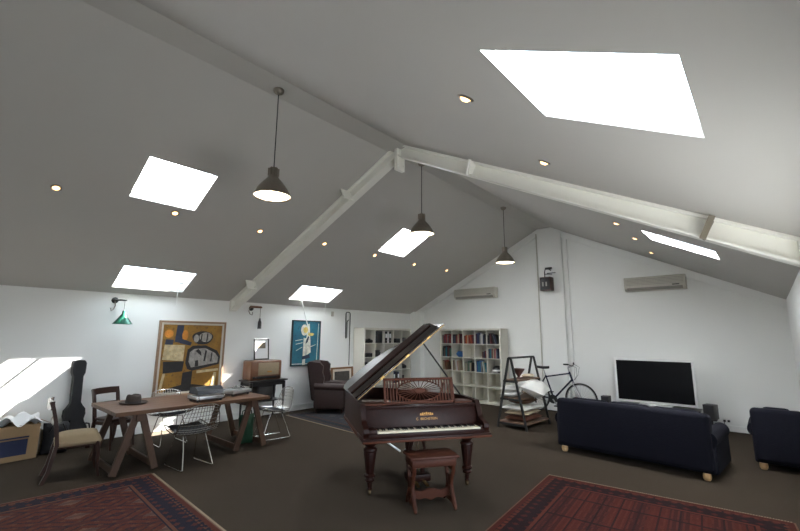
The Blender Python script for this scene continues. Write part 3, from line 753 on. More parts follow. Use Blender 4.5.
t, w, h = picture_root('leaning_picture', 'brown framed picture with a cream mount leaning on the wall beside the wing chair', -3.20, -2.50, .30, .875, 'picture', R(-3), .05)
frame_part(t, w, h, .045, .04, M['frame_brown'])
MB().box((.012, 0, h / 2), (.014, w - .08, h - .08)).build('mount', M['canvas_back'], t, smooth=0)
MB().box((.021, 0, h / 2), (.005, w - .22, h - .20)).build('print', PM('dark_print', (.055, .048, .042), 12), t, smooth=0)
t2 = thing('low_chest', 'low dark wooden chest against the left wall under the leaning picture', 'chest', (.20, -2.85, 0))
MB().box((0, 0, .155), (.36, .62, .25), bev=.01).build('body', M['piano'], t2)
MB().box((0, 0, .288), (.38, .66, .022), bev=.005).build('top', M['piano'], t2)
for sx in (-.15, .15):
    for sy in (-.27, .27): MB().box((sx, sy, .015), (.05, .05, .03)).build('foot', M['piano'], t2, smooth=0)

# ------------------------------------------------------------------ guitar cases and boxes by the left wall
def guitar_case(loc, rot, label, s=1.):
    t = thing('guitar_case', label, 'guitar case', loc, rot=rot)
    half = [(0, 0), (.10, .01), (.165, .07), (.185, .16), (.165, .26), (.125, .33), (.115, .37), (.13, .44), (.125, .52), (.085, .575), (.062, .62), (.060, 1.0), (.082, 1.06), (.088, 1.20), (.075, 1.235), (0, 1.24)]
    poly = [(x * s, z * s) for x, z in half] + [(-x * s, z * s) for x, z in half[-2:0:-1]]
    b = MB().prism(poly, 0, .055 * s, YZ); b.build('case_bottom', M['blackmatte'], t, smooth=30)
    b = MB().prism([(y * .97, .02 + z * .97) for y, z in poly], .056 * s, .115 * s, YZ); b.build('case_lid', M['blackmatte'], t, smooth=30)
    MB().tube([(.06, .19 * s, .20 * s), (.06, .215 * s, .22 * s), (.06, .20 * s, .30 * s), (.06, .155 * s, .31 * s)], .011).build('handle', M['black'], t)
    for z in (.12, .45): MB().box((.058, .165 * s if z < .3 else .13 * s, z * s), (.05, .016, .045), bev=.004).build('latch', M['silver'], t)
    return t
guitar_case((.20, -8.18, .004), (0, R(-6), R(2)), 'tall black guitar case standing against the left wall, neck upwards')
t = thing('gig_bag', 'low dark bag slumped against the left wall between cardboard box and guitar case', 'bag', (.43, -8.40, 0))
MB().cushion((0, 0, .21), (.42, .30, .26), Matrix.Rotation(PI / 2, 3, 'Y') @ rotz(.0), p=4, seed=11, wob=.12).build('body', M['blackmatte'], t)
MB().tube([(.12, -.10, .30), (.17, -.07, .40), (.16, .04, .41), (.12, .09, .30)], .012).build('strap', M['black'], t)

def carton(loc, rz, s, label, printm, name='cardboard_box'):
    t = thing(name, label, 'box', loc, rz=rz)
    w, d, h = s; th = .006; b = MB()
    b.box((0, 0, th / 2), (d, w, th))
    for sy in (-1, 1): b.box((0, sy * (w / 2 - th / 2), h / 2), (d, th, h))
    for sx in (-1, 1): b.box((sx * (d / 2 - th / 2), 0, h / 2), (th, w - 2 * th, h))
    b.build('body', M['cardboard'], t, smooth=0)
    for sy in (-1, 1):
        MB().box((0, sy * (w / 2 + .045), h - .01 + .03), (d, .13, .005), rotx(R(-28 * sy))).build('flap', M['cardboard'], t, smooth=0)
    if printm:
        MB().box((d / 2 + .001, -.02, h * .38), (.003, w * .62, h * .44)).build('print_panel', printm, t, smooth=0)
        MB().box((d / 2 + .0015, -.02, h * .66), (.003, w * .66, .018)).build('print_stripe', M['bluelabel'], t, smooth=0)
    return t
carton((.37, -8.86, .001), R(6), (.50, .38, .44), 'open brown cardboard box with a dark blue panel, heaped with white paper', M['bluelabel'])
def paper(a, b):
    x, y = a - .5, b - .5
    return Vector((.37 + x * .40, -8.83 + y * .52, .455 + .055 * math.sin(7 * y + 1) * math.cos(5 * x) + .04 * math.sin(13 * y + 9 * x) + .05 * (1 - 4 * y * y)))
tag(MB().grid(paper, 14, 16).build('crumpled_paper', M['paper']), 'crumpled white paper spilling from the open cardboard box', 'paper')
t = thing('file_box', 'small grey box standing between the open carton and the dark bag', 'box', (.20, -8.555, .001), rz=R(3))
MB().box((0, 0, .16), (.26, .07, .32), bev=.004).build('body', M['frame_inner'], t, smooth=0)
MB().box((.0, 0, .325), (.24, .055, .012)).build('lid', M['paper'], t, smooth=0)

# ------------------------------------------------------------------ rugs
def rug(name, label, c, hx, hy, rz, args, th=.009, ends='y'):
    m = rug_mat(name + '_weave', hx, hy, *args)
    r = thing(name, label, 'rug', (*c, 0), rz=rz)
    MB().box((0, 0, th / 2), (2 * hx, 2 * hy, th), bev=.003).build('pile', m, r, smooth=0)
    L_ = hx if ends == 'y' else hy; n = int(2 * L_ / .02)
    for sg in (-1, 1):
        b = MB()
        for k in range(n):
            q = -L_ + .01 + k * (2 * L_ - .02) / n; o_ = sg * ((hy if ends == 'y' else hx) + .010); a_ = random.uniform(-.3, .3)
            b.box((q, o_, .004) if ends == 'y' else (o_, q, .004), (.009, .024, .005) if ends == 'y' else (.024, .009, .005), rotz(a_))
        b.build('fringe', M['fringe'], r, smooth=0)
    return r
rug('red_rug', 'dark red oriental rug on the carpet in front of the navy sofa', (6.98 + .13, -5.87), 1.09, 1.38, R(5.5), ((.060, .011, .007), (.012, .006, .007), (.13, .07, .045), (.085, .020, .011), .36, .0, True))
rug('rust_rug', 'rust coloured oriental rug on the carpet at the lower left, beside the table', (3.436, -9.468), 1.15, 1.62, R(-3.3), ((.078, .021, .011), (.012, .011, .019), (.16, .10, .065), (.105, .044, .022), .42, .1))
rug('blue_rug', 'blue grey oriental rug under the wing chair, beyond the piano', (1.70, -3.85), 1.30, .82, R(-3), ((.030, .034, .041), (.011, .012, .016), (.11, .09, .07), (.085, .04, .02), .34, .05), .008)

# ------------------------------------------------------------------ grand piano
PO_ = Vector((5.03, -6.84, 0)); PA = math.atan2(.834, .551)
PW_ = 1.37
pn = thing('grand_piano', 'dark rosewood grand piano with its lid propped open', 'piano', PO_, rz=PA)
ZB, ZT, ZS = .585, .93, .90
tail = [(0, .42), (0, 1.50), (.03, 1.62), (.10, 1.71), (.22, 1.76), (.40, 1.75), (.56, 1.69), (.70, 1.58), (.82, 1.43), (.93, 1.27), (1.06, 1.13), (1.20, 1.02), (1.31, .90), (1.37, .76), (1.37, .42)]
def offset(poly, d):
    out = []
    for i, p in enumerate(poly):
        a, c = Vector(poly[max(i - 1, 0)]), Vector(poly[min(i + 1, len(poly) - 1)]); tt = (c - a).normalized()
        out.append((p[0] + tt.y * d, p[1] - tt.x * d))
    return out
inner = offset(tail, .045)
def rimstrip(b, outer, inn, z0, z1):
    n = len(outer)
    for i in range(n - 1):
        o0, o1, i0, i1 = outer[i], outer[i + 1], inn[i], inn[i + 1]
        b.quad((*o0, z0), (*o1, z0), (*o1, z1), (*o0, z1)); b.quad((*i0, z0), (*i0, z1), (*i1, z1), (*i1, z0))
        b.quad((*o0, z1), (*o1, z1), (*i1, z1), (*i0, z1)); b.quad((*o0, z0), (*i0, z0), (*i1, z0), (*o1, z0))
    for o, q in ((outer[0], inn[0]), (outer[-1], inn[-1])): b.quad((*o, z0), (*q, z0), (*q, z1), (*o, z1))
b = MB(); rimstrip(b, tail, inner, ZB, ZT); b.build('rim', M['piano'], pn, smooth=35)
b = MB(); rimstrip(b, offset(tail, -.012), tail, ZB - .004, ZB + .03); b.build('rim_moulding', M['pianored'], pn, smooth=35)
MB().prism(offset(tail, .02), ZB, ZB + .03).build('bottom_board', M['piano'], pn, smooth=0)
MB().prism(offset(tail, .046), .74, .755).build('soundboard', M['soundwood'], pn, smooth=0)
ip = MB(); ip.prism(offset(tail, .10), .775, .785); ip.build('iron_frame', M['iron'], pn, smooth=0)
# arms with a scrolled front
armp = [(.43, ZB), (.43, ZT), (.34, ZT), (.30, .87), (.285, .82), (.26, .775), (.20, .745), (.15, .735), (.115, .715), (.105, .68), (.12, .65), (.10, .635), (.10, ZB)]
for u0, u1 in ((0., .055), (PW_ - .055, PW_)): MB().prism(armp, u0, u1, YZ).build('arm', M['piano'], pn, smooth=30)
for u0, u1 in ((.056, .148), (PW_ - .082, PW_ - .056)): MB().box(((u0 + u1) / 2, .235, .672), (u1 - u0, .19, .055), bev=.008).build('key_block', M['piano'], pn)
kb = MB().box((PW_ / 2, .26, ZB + .022), (PW_ + .02, .37, .044), bev=.008).build('keybed', M['piano'], pn)
MB().box((PW_ / 2, .076, ZB + .012), (PW_ + .03, .018, .020), bev=.006).build('keybed_moulding', M['pianored'], kb)
MB().box((PW_ / 2, .122, .644), (PW_ - .11, .028, .04), bev=.004).build('key_slip', M['piano'], pn)
U0, U1 = .152, PW_ - .086; NW = 52; kw = (U1 - U0) / NW
key = None
for k in range(NW):
    if key is None:
        me = MB().box((0, 0, 0), (kw - .0012, .15, .022), bev=.0015, seg=1); key = me.build('white_key', M['ivory'], pn, smooth=0); o = key
    else: o = key.copy(); COL.objects.link(o); o.parent = pn
    o.location = (U0 + kw * (k + .5), .213, .667)
bk = None
for k in range(NW - 1):
    if (k % 7) in (1, 4): continue
    if bk is None:
        o = bk = MB().box((0, 0, 0), (.0115, .092, .014), bev=.002, seg=1).build('black_key', M['ebony'], pn, smooth=0)
    else: o = bk.copy(); COL.objects.link(o); o.parent = pn
    o.location = (U0 + kw * (k + 1), .246, .684)
fb_t = R(-14)
fb = MB().box((PW_ / 2, .320, .775), (PW_ - .112, .022, .20), rotx(fb_t), bev=.004).build('fallboard', M['piano'], pn)
MB().box((PW_ / 2, .2965, .684), (PW_ - .28, .006, .012)).build('felt_strip', M['redcloth'], pn, smooth=0)
# gilt maker's name on the fallboard
def lettering(txt, size, parent, loc, rot, m, name):
    cu = bpy.data.curves.new('lettering_curve', 'FONT'); cu.body = txt; cu.size = size; cu.align_x = 'CENTER'; cu.extrude = .0006; cu.space_character = 1.08
    tmp = bpy.data.objects.new('lettering_tmp', cu); COL.objects.link(tmp)
    dg = bpy.context.evaluated_depsgraph_get(); me = bpy.data.meshes.new_from_object(tmp.evaluated_get(dg))
    bpy.data.objects.remove(tmp); me.materials.clear(); me.materials.append(m)
    o = bpy.data.objects.new(name, me); COL.objects.link(o); o.parent = parent; o.location = loc; o.rotation_euler = rot; return o
nf = Vector((0, -math.cos(fb_t), -math.sin(fb_t)))
lettering('C. BECHSTEIN', .036, fb, Vector((PW_ / 2 + .045, .320, .775)) + nf * .0118 - Vector((0, math.sin(-fb_t), math.cos(fb_t))) * .032, (PI / 2 + fb_t, 0, 0), M['gold'], 'lettering')
e = MB(); base = Vector((PW_ / 2 + .045, .320, .775)) + nf * .0125 - Vector((0, math.sin(-fb_t), math.cos(fb_t))) * .030
upv = Vector((0, math.sin(-fb_t), math.cos(fb_t)))
for k in range(7):
    c = base + upv * (.058 + .008 * (1 - abs(k - 3) / 3)) + Vector(((k - 3) * .022, 0, 0)); e.box(c, (.017, .003, .016 + .008 * (k % 2)), rotx(fb_t), bev=.001, seg=1)
e.box(base + upv * .047, (.15, .003, .005), rotx(fb_t))
e.build('emblem', M['gold'], fb, smooth=0)
MB().box((PW_ / 2, .385, ZS - .014), (PW_ - .10, .13, .026), bev=.006).build('name_shelf', M['piano'], pn)
for u0, u1 in ((.06, .285), (PW_ - .285, PW_ - .06)):
    pl = [(u0, .36), (u1 - .03, .36), (u1, .39), (u1, .53), (u1 - .05, .57), (u0 + .05, .57), (u0, .54)]
    MB().prism(pl, ZS + .001, ZS + .016).build('lamp_board', M['pianored'], pn, smooth=0)
# fretwork music desk
md = bpy.data.objects.new('music_desk', None); COL.objects.link(md); md.parent = pn; md.location = (PW_ / 2 + .01, .425, ZS - .004); md.rotation_euler = (R(-16), 0, 0)
DW, DH = .83, .285
b = MB()
for s in (-1, 1): b.box((s * (DW / 2 - .014), 0, DH / 2), (.028, .018, DH), bev=.003)
for z in (.014, DH - .014): b.box((0, 0, z), (DW, .018, .028), bev=.003)
b.box((0, .0, -.0 + .004), (DW + .02, .05, .012), bev=.003)
b.build('desk_frame', M['pianored'], md, smooth=0)
b = MB(); ex, ez, cx, cz = .262, .112, 0, DH / 2
b.tube([(cx + ex * math.cos(a), 0, cz + ez * math.sin(a)) for a in [2 * PI * i / 48 for i in range(48)]], .0075, 8, closed=True)
b.tube([(cx + .06 * math.cos(a), 0, cz + .024 * math.sin(a)) for a in [2 * PI * i / 24 for i in range(24)]], .008, 8, closed=True)
b.lathe([(0, -.012), (.052, -.009), (.052, .009), (0, .012)], c=(cx, 0, cz), mtx=Matrix.Rotation(PI / 2, 4, 'X'), sy=.42)
b.build('oval_medallion', M['pianored'], md)
for i in range(26):
    b = MB(); a = 2 * PI * (i + .5) / 26; b.cyl((.055 * math.cos(a), 0, cz + .022 * math.sin(a)), (ex * math.cos(a), 0, cz + ez * math.sin(a)), .0042, seg=6).build('radial_spoke', M['pianored'], md)
x = -DW / 2 + .045
while x < DW / 2 - .03:
    if abs(x) > ex + .004: MB().box((x, 0, DH / 2), (.014, .010, DH - .05)).build('slat', M['pianored'], md, smooth=0)
    else:
        zz = ez * math.sqrt(max(0, 1 - (x / ex) ** 2))
        for s in (-1, 1):
            hgt = DH / 2 - .026 - zz
            if hgt > .008: MB().box((x, 0, cz + s * (zz + hgt / 2)), (.014, .010, hgt)).build('slat', M['pianored'], md, smooth=0)
    x += .034
for s in (-1, 1): MB().tube([(s * .3, .012, DH * .8), (s * .3, .13, .01)], .007, 6).build('desk_stay', M['pianored'], md)
# lid, folded front flap, brass hinge, prop stick
TH_L = R(39.2); LM = Matrix.Translation((0, 0, ZT + .020)) @ Matrix.Rotation(-TH_L, 4, 'Y')
lidpoly = [(min(u, 1.30), max(w_, .455)) for u, w_ in offset(tail, -.014)]
lid = MB().prism(lidpoly, 0, .022, LM).build('lid', M['pianolid'], pn, smooth=30)
FLM = LM @ Matrix.Translation((0, .455, .026)) @ Matrix.Rotation(R(15), 4, 'X')
fl = MB(); fl.prism([(-.012, .0), (1.22, .0), (1.22, .2), (1.19, .26), (-.012, .26)], .0, .020, FLM).build('lid_flap', M['pianogloss'], lid, smooth=0)
fm = MB(); fm.prism([(-.012, .14), (1.19, .14), (1.17, .26), (-.012, .26)], .0205, .034, FLM); fm.build('flap_moulding', M['piano'], lid, smooth=0)
hg = MB(); hg.prism([(0, .450), (1.295, .450), (1.295, .4545), (0, .4545)], .007, .0115, LM); hg.build('long_hinge', M['hingebrass'], lid, smooth=0)
for l_ in (.35, .72, 1.05):
    hb = MB(); hb.box(LM @ Vector((l_, .450, .014)), (.05, .010, .022), Matrix.Rotation(-TH_L, 3, 'Y'), bev=.003)
    hb.build('hinge_leaf', M['hingebrass'], lid, smooth=0)
MB().cyl((1.335, .80, ZT), LM @ Vector((1.00, .62, -.002)), .011, .009, seg=8).build('prop_stick', M['blackpaint'], pn)
# legs, pedal lyre
def pleg(u, w_):
    b = MB(); b.box((u, w_, ZB - .035), (.135, .135, .07), bev=.008)
    b.lathe([(0, ZB - .06), (.064, ZB - .06), (.076, ZB - .075), (.060, ZB - .09), (.046, ZB - .105), (.072, ZB - .12), (.077, ZB - .14), (.068, ZB - .155)], c=(u, w_, 0), seg=20)
    b.lathe([(.068, ZB - .155), (.070, ZB - .165), (.042, .215), (.058, .205), (.058, .185), (.040, .172), (.050, .155), (.048, .14), (.026, .125), (.022, .075), (.03, .07), (.03, .06), (0, .06)], c=(u, w_, 0), seg=10)
    lg = b.build('leg', M['piano'], pn, smooth=30)
    c = MB(); c.cyl((u - .011, w_ + .01, .028), (u + .011, w_ + .01, .028), .028, seg=18); c.box((u, w_, .055), (.034, .03, .03), bev=.004); c.build('caster', M['oldbrass'], lg)
pleg(.133, .42); pleg(1.245, .43); pleg(.80, 1.24)
ly = bpy.data.objects.new('pedal_lyre', None); COL.objects.link(ly); ly.parent = pn; ly.location = (.70, .55, 0)
for s in (-1, 1):
    MB().tube([(s * .055, 0, ZB), (s * .062, 0, .48), (s * .085, 0, .40), (s * .075, 0, .30), (s * .055, 0, .22), (s * .06, 0, .13)], [.026, .024, .018, .022, .018, .022], 10).build('lyre_post', M['piano'], ly)
MB().box((0, 0, .105), (.26, .17, .075), bev=.012).build('pedal_box', M['piano'], ly)
MB().box((0, .0, ZB - .02), (.24, .16, .04), bev=.006).build('lyre_block', M['piano'], ly)
for s in (-1, 1): MB().tube([(s * .05, -.07, .075), (s * .05, -.15, .068), (s * .052, -.20, .06)], 0, flat=(.018, .005)).build('pedal', M['brass'], ly)
for s in (-.014, .014): MB().cyl((s, 0, .14), (s, 0, ZB - .02), .004, seg=6).build('pedal_rod', M['oldbrass'], ly)
MB().cyl((-.40, -.22, .53), (-.26, -.22, .435), .011, seg=8).build('brace_rod', M['silver'], pn, loc=(.70, .55, 0))

# ------------------------------------------------------------------ piano stool
st = thing('piano_stool', 'carved mahogany stool in front of the piano keyboard', 'stool', PO_ + Vector((.551 * .66 + .834 * .01, .834 * .66 - .551 * .01, 0)), rz=PA)
SZ = .492
MB().box((0, 0, SZ - .013), (.50, .30, .026), bev=.008).build('seat_top', M['stoolwood'], st)
MB().box((0, 0, SZ - .062), (.45, .25, .072), bev=.004).build('apron', M['stoolwood'], st)
for s in (-1, 1):
    x = s * .20
    for q in (-1, 1):
        MB().tube([(x, q * .105, SZ - .09), (x, q * .10, .34), (x, q * .055, .25), (x, q * .045, .19), (x, q * .085, .10), (x, q * .125, .04), (x, q * .155, .012)], [.022, .020, .018, .02, .022, .022, .014], 8).build('leg', M['stoolwood'], st)
    MB().lathe([(0, -.016), (.03, -.018), (.052, -.012), (.052, .012), (.03, .018), (0, .016)], c=(x, 0, .235), mtx=Matrix.Rotation(PI / 2, 4, 'Y'), seg=24).build('roundel', M['stoolwood'], st)
    MB().box((x, 0, .065), (.03, .22, .05), bev=.008).build('foot_rail', M['stoolwood'], st)
    MB().box((x, 0, .355), (.024, .17, .03), bev=.006).build('side_rail', M['stoolwood'], st)
pr_ = [(-.195, .10), (-.12, .075), (-.06, .085), (0, .06), (.06, .085), (.12, .075), (.195, .10), (.195, .17), (.1, .145), (.03, .165), (-.03, .165), (-.1, .145), (-.195, .17)]
MB().prism(pr_, -.011, .011, XZ).build('stretcher', M['stoolwood'], st, smooth=30)

# ------------------------------------------------------------------ shelf units with books
def shelf_unit(loc, rz, label):
    """5 x 5 cubby unit, back on local y = 0, front at y = -.39, x from 0"""
    t = thing('bookcase', label, 'bookcase', loc, rz=rz, group='white cubby bookcases in the far corner')
    S, d = 1.85, .39
    for x in (.0225, S - .0225): MB().box((x, -d / 2, S / 2), (.045, d, S), bev=.002).build('side_panel', M['white_lam'], t, smooth=0)
    for z in (.0225, S - .0225): MB().box((S / 2, -d / 2, z), (S - .09, d, .045), bev=.002).build('top_panel' if z > 1 else 'bottom_panel', M['white_lam'], t, smooth=0)
    p = (S - .09) / 5
    for k in range(1, 5):
        MB().box((S / 2, -d / 2, .045 + p * k), (S - .09, d, .016)).build('shelf', M['white_lam'], t, smooth=0)
        MB().box((.045 + p * k, -d / 2, S / 2), (.016, d, S - .09)).build('divider', M['white_lam'], t, smooth=0)
    MB().box((S / 2, -.004, S / 2), (S - .09, .006, S - .09)).build('back_panel', M['white_lam'], t, smooth=0)
    return t
XS = 3.106
shelf_unit((XS - 1.85, -.02, 0), 0, 'large white cubby bookcase against the far gable wall, full of coloured books')
shelf_unit((.0205, -2.47, 0), PI / 2, 'white cubby bookcase on the left wall behind the piano lid, holding black items')
bookmats = {}
BC = {'red': (.30, .03, .025), 'dark red': (.12, .015, .018), 'orange': (.48, .12, .03), 'black': (.015, .015, .018), 'navy': (.018, .028, .09), 'blue': (.03, .13, .34), 'teal': (.02, .20, .26), 'white': (.66, .66, .62), 'cream': (.50, .42, .29), 'grey': (.22, .22, .21), 'green': (.04, .12, .07), 'brown': (.14, .075, .04), 'pink': (.42, .12, .13)}
for k_, c_ in BC.items(): bookmats[k_] = mat('book_' + k_.replace(' ', '_'), tuple(.72 * q_ for q_ in c_), .55, var=.1)
bookmats['pages'] = mat('book_pages', (.62, .57, .46), .9)
ORD = ['first', 'second', 'third', 'fourth', 'fifth', 'sixth', 'seventh', 'eighth', 'ninth', 'tenth', 'eleventh', 'twelfth']
ROWN = ['top row', 'second row', 'third row', 'fourth row', 'bottom row']; CP = (1.85 - .09) / 5
def book(x, y, z, w, h, d, colr, lean, label, grp, flip):
    t = thing('book', label, 'book', (x, y, z), group=grp, rot=(0, lean, 0))
    c = MB(); th = .003
    c.box((th / 2, 0, h / 2), (th, d, h)).box((w - th / 2, 0, h / 2), (th, d, h)).box((w / 2, -d / 2 + th / 2, h / 2), (w, th, h))
    c.build('cover', bookmats[colr], t, smooth=0)
    MB().box((w / 2, .002, h / 2), (w - 2 * th, d - .008, h - .008)).build('pages', bookmats['pages'], t, smooth=0)
def fill(col, row, specs, x0=0., seed=0):
    """specs: list of (colour, width, height, lean degrees)"""
    rnd = random.Random(seed * 31 + col * 7 + row); cx = XS - 1.85 + .045 + CP * col + .012; zb_ = 1.85 - .045 - CP * (row + 1) + (.009 if row < 4 else .001)
    x = cx + x0
    seen = {}
    for i, (c, w, h, ln) in enumerate(specs):
        le = R(ln); wx = w * math.cos(le) + h * abs(math.sin(le)) * (1 if (ln and (i == len(specs) - 1 or not specs[i + 1][3])) else .0)
        px = x if ln >= 0 else x + h * math.sin(-le) * (1 if (i == 0 or not specs[i - 1][3]) else 0)
        if ln < 0 and (i == 0 or not specs[i - 1][3]): x += h * math.sin(-le)
        px = x
        d = rnd.uniform(.17, .24)
        place = '%s book, %s from left, %s, %s cubby, bookcase with coloured books' % (c, ORD[i], ROWN[row], ORD[col])
        book(px, -.02 - .36 + d / 2 + rnd.uniform(0, .03), zb_ + (w * abs(math.sin(le)) if ln > 0 else 0) + .0008, w, h, d, c, le, place, 'books in the far bookcase', 0)
        x += w / max(.5, math.cos(le)) + .0012
rnd = random.Random(3)
def rb(cols, hs=(.19, .26), ws=(.018, .038), n=None): return [(c, rnd.uniform(*ws), rnd.uniform(*hs), 0) for c in cols]
fill(0, 0, rb(['black', 'grey', 'dark red', 'red', 'navy', 'red', 'grey', 'dark red', 'red']))
fill(1, 0, rb(['black', 'navy', 'black', 'dark red', 'red', 'cream', 'red', 'black', 'dark red'], ws=(.02, .036)))
fill(2, 0, rb(['dark red', 'red', 'orange', 'cream', 'red'], (.20, .25)) + [('orange', .03, .23, -14), ('red', .026, .22, -14), ('dark red', .024, .2, -14)])
fill(3, 0, rb(['dark red', 'navy', 'navy', 'navy', 'grey', 'white', 'white', 'navy', 'black'], (.21, .28), (.02, .034)))
fill(4, 0, rb(['black', 'black', 'dark red'], (.22, .27), (.024, .036)) + [('black', .035, .25, -18), ('grey', .022, .25, -18), ('navy', .028, .24, -18), ('black', .03, .23, -18)])
fill(0, 1, rb(['green', 'black', 'brown', 'black', 'teal', 'black', 'dark red', 'black', 'green'], (.22, .29), (.02, .036)))
fill(3, 1, rb(['dark red', 'grey', 'navy', 'dark red'], (.12, .19), (.02, .03)), .19)
fill(4, 1, rb(['grey', 'navy', 'teal', 'grey', 'dark red', 'cream', 'brown', 'pink', 'grey', 'navy'], (.20, .27), (.018, .030)))
fill(0, 2, rb(['brown', 'cream'], (.22, .27), (.02, .03)) + [('cream', .018, .24, -10), ('red', .012, .24, -10), ('brown', .02, .22, -10)])
fill(1, 2, [('brown', .025, .26, 0), ('cream', .02, .27, 0), ('white', .03, .30, -8), ('white', .026, .30, -8), ('pink', .02, .25, -8), ('cream', .024, .26, -8)])
fill(2, 2, rb(['grey', 'cream', 'grey', 'brown', 'green', 'grey', 'cream', 'black'], (.19, .26), (.02, .034)))
fill(3, 2, rb(['navy', 'blue', 'teal', 'blue', 'grey'], (.24, .30), (.028, .038)) + [('white', .034, .27, -9), ('cream', .02, .26, -9), ('teal', .02, .24, -9)])
zb2 = 1.85 - .045 - CP * 2 + .009
cx = XS - 1.85 + .045 + CP * 1
t = thing('blue_pouch', 'bright blue rounded pouch in the second row, second cubby, of the coloured bookcase', 'pouch', (cx + .20, -.26, zb2))
MB().cushion((0, 0, .075), (.22, .16, .15), None, p=4, seed=2).build('body', bookmats['blue'], t)
MB().box((0, -.04, .135), (.12, .012, .012)).build('zip', M['black'], t, smooth=0)
zb3 = 1.85 - .045 - CP * 3 + .009; cx = XS - 1.85 + .045 + CP * 4
t = thing('helmet', 'rounded black and white helmet in the third row, last cubby, of the coloured bookcase', 'helmet', (cx + .19, -.24, zb3))
MB().lathe([(.10, 0), (.125, .03), (.125, .09), (.10, .145), (.05, .175), (0, .18)], sx=.95, sy=1.1).build('shell', M['blackpaint'], t)
MB().lathe([(.127, .045), (.128, .07), (.122, .095), (.119, .045)], sx=.95, sy=1.1).build('white_band', M['white_plastic'], t)
MB().box((0, -.14, .03), (.16, .06, .012), bev=.004).build('peak', M['white_plastic'], t)


# black things in the other unit (it faces +x; columns counted from its left, towards +y)
def cell(col, row): return -2.47 + .045 + CP * col, 1.85 - .045 - CP * (row + 1) + (.0095 if row < 4 else .001)
GL = 'dark objects in the left wall bookcase'
def binder(col, row, off, w, h, m, band, label):
    y, z = cell(col, row); t = thing('binder', label, 'binder', (.27, y + off + w / 2, z), group=GL)
    b = MB(); b.box((0, -w / 2 + .002, h / 2), (.24, .004, h)).box((0, w / 2 - .002, h / 2), (.24, .004, h)).box((.118, 0, h / 2), (.004, w, h)); b.build('cover', m, t, smooth=0)
    MB().box((0, 0, h / 2), (.22, w - .012, h - .02)).build('pages', bookmats['pages'], t, smooth=0)
    if band: MB().box((.121, 0, h * .62), (.002, w * .7, h * .35)).build('spine_label', M['paper'], t, smooth=0)
    MB().lathe([(0, 0), (.011, 0), (.011, .003), (0, .003)], c=(.12, 0, h * .2), mtx=Matrix.Rotation(PI / 2, 4, 'Y')).build('finger_ring', M['silver'], t)
def blackbox(col, row, off, w, h, d, label, name='storage_box', cat='box'):
    y, z = cell(col, row); t = thing(name, label, cat, (.39 - d / 2, y + off + w / 2, z), group=GL)
    MB().box((0, 0, h * .42), (d, w, h * .84), bev=.006).build('body', M['blackmatte'], t)
    MB().box((0, 0, h * .91), (d + .004, w + .004, h * .16), bev=.005).build('lid', M['black'], t)
def camera_(col, row, off, s, label):
    y, z = cell(col, row); t = thing('camera', label, 'camera', (.28, y + off + .07 * s, z), group=GL)
    MB().box((0, 0, .05 * s), (.07 * s, .14 * s, .10 * s), bev=.012).box((0, 0, .105 * s), (.05 * s, .06 * s, .03 * s), bev=.008).build('body', M['black'], t)
    MB().lathe([(0, 0), (.036 * s, 0), (.036 * s, .03 * s), (.041 * s, .035 * s), (.041 * s, .075 * s), (.034 * s, .075 * s), (.02 * s, .06 * s), (0, .06 * s)], c=(.034 * s, 0, .048 * s), mtx=Matrix.Rotation(PI / 2, 4, 'Y')).build('lens', M['blackpaint'], t)
def canister(col, row, off, r, h, label, m='black'):
    y, z = cell(col, row); t = thing('canister', label, 'canister', (.28, y + off + r, z), group=GL)
    MB().lathe([(0, 0), (r, 0), (r, h * .8), (r * .96, h * .82), (0, h * .82)], seg=20).build('body', M[m], t)
    MB().lathe([(0, h * .825), (r * 1.03, h * .825), (r * 1.03, h), (0, h)], seg=20).build('lid', M['darkmetal'], t)
camera_(0, 0, .02, 1.0, 'black camera at the left of the top left cubby in the left wall bookcase')
camera_(0, 0, .185, .95, 'smaller black camera at the right of the top left cubby in the left wall bookcase')
blackbox(1, 0, .06, .22, .31, .28, 'tall black box in the top row, second cubby, of the left wall bookcase')
binder(2, 0, .04, .085, .30, M['black'], True, 'black binder left of the white one, top row of the left wall bookcase')
binder(2, 0, .13, .06, .31, M['white_plastic'], False, 'white binder between two black ones in the left wall bookcase, top row')
binder(2, 0, .195, .085, .30, M['black'], True, 'black binder right of the white one in the top row of the left wall bookcase')
canister(3, 0, .03, .05, .15, 'black canister at the left of the top row, fourth cubby, left wall bookcase')
blackbox(3, 0, .14, .16, .12, .2, 'low black box beside a canister in the top row of the left wall bookcase')
canister(4, 0, .02, .05, .17, 'left canister of two in the top right cubby of the left wall bookcase')
canister(4, 0, .15, .065, .14, 'wide right canister of two in the top right cubby of the left wall bookcase')
blackbox(0, 1, .04, .24, .10, .24, 'flat black box in the second row, first cubby, of the left wall bookcase')
blackbox(1, 1, .05, .15, .17, .2, 'black box in the second row, second cubby, of the left wall bookcase')
canister(1, 1, .22, .05, .12, 'small canister beside a black box in the second row of the left wall bookcase')
blackbox(0, 2, .02, .28, .22, .26, 'large black box in the third row, first cubby, of the left wall bookcase')
canister(3, 2, .05, .05, .12, 'left canister of two in the third row, fourth cubby, of the left wall bookcase')
canister(3, 2, .18, .05, .10, 'low right canister of two in the third row of the left wall bookcase')
camera_(4, 2, .08, 1.1, 'black camera in the third row, last cubby, of the left wall bookcase')
binder(3, 3, .03, .08, .28, bookmats['navy'], True, 'dark blue binder at the left of the fourth row in the left wall bookcase')
binder(3, 3, .115, .08, .28, M['black'], False, 'black binder beside the dark blue one in the fourth row, left wall bookcase')
binder(3, 3, .20, .06, .28, bookmats['navy'], True, 'slimmer dark blue binder, rightmost in the fourth row, left wall bookcase')
canister(4, 3, .10, .06, .17, 'black canister in the fourth row, last cubby, of the left wall bookcase')

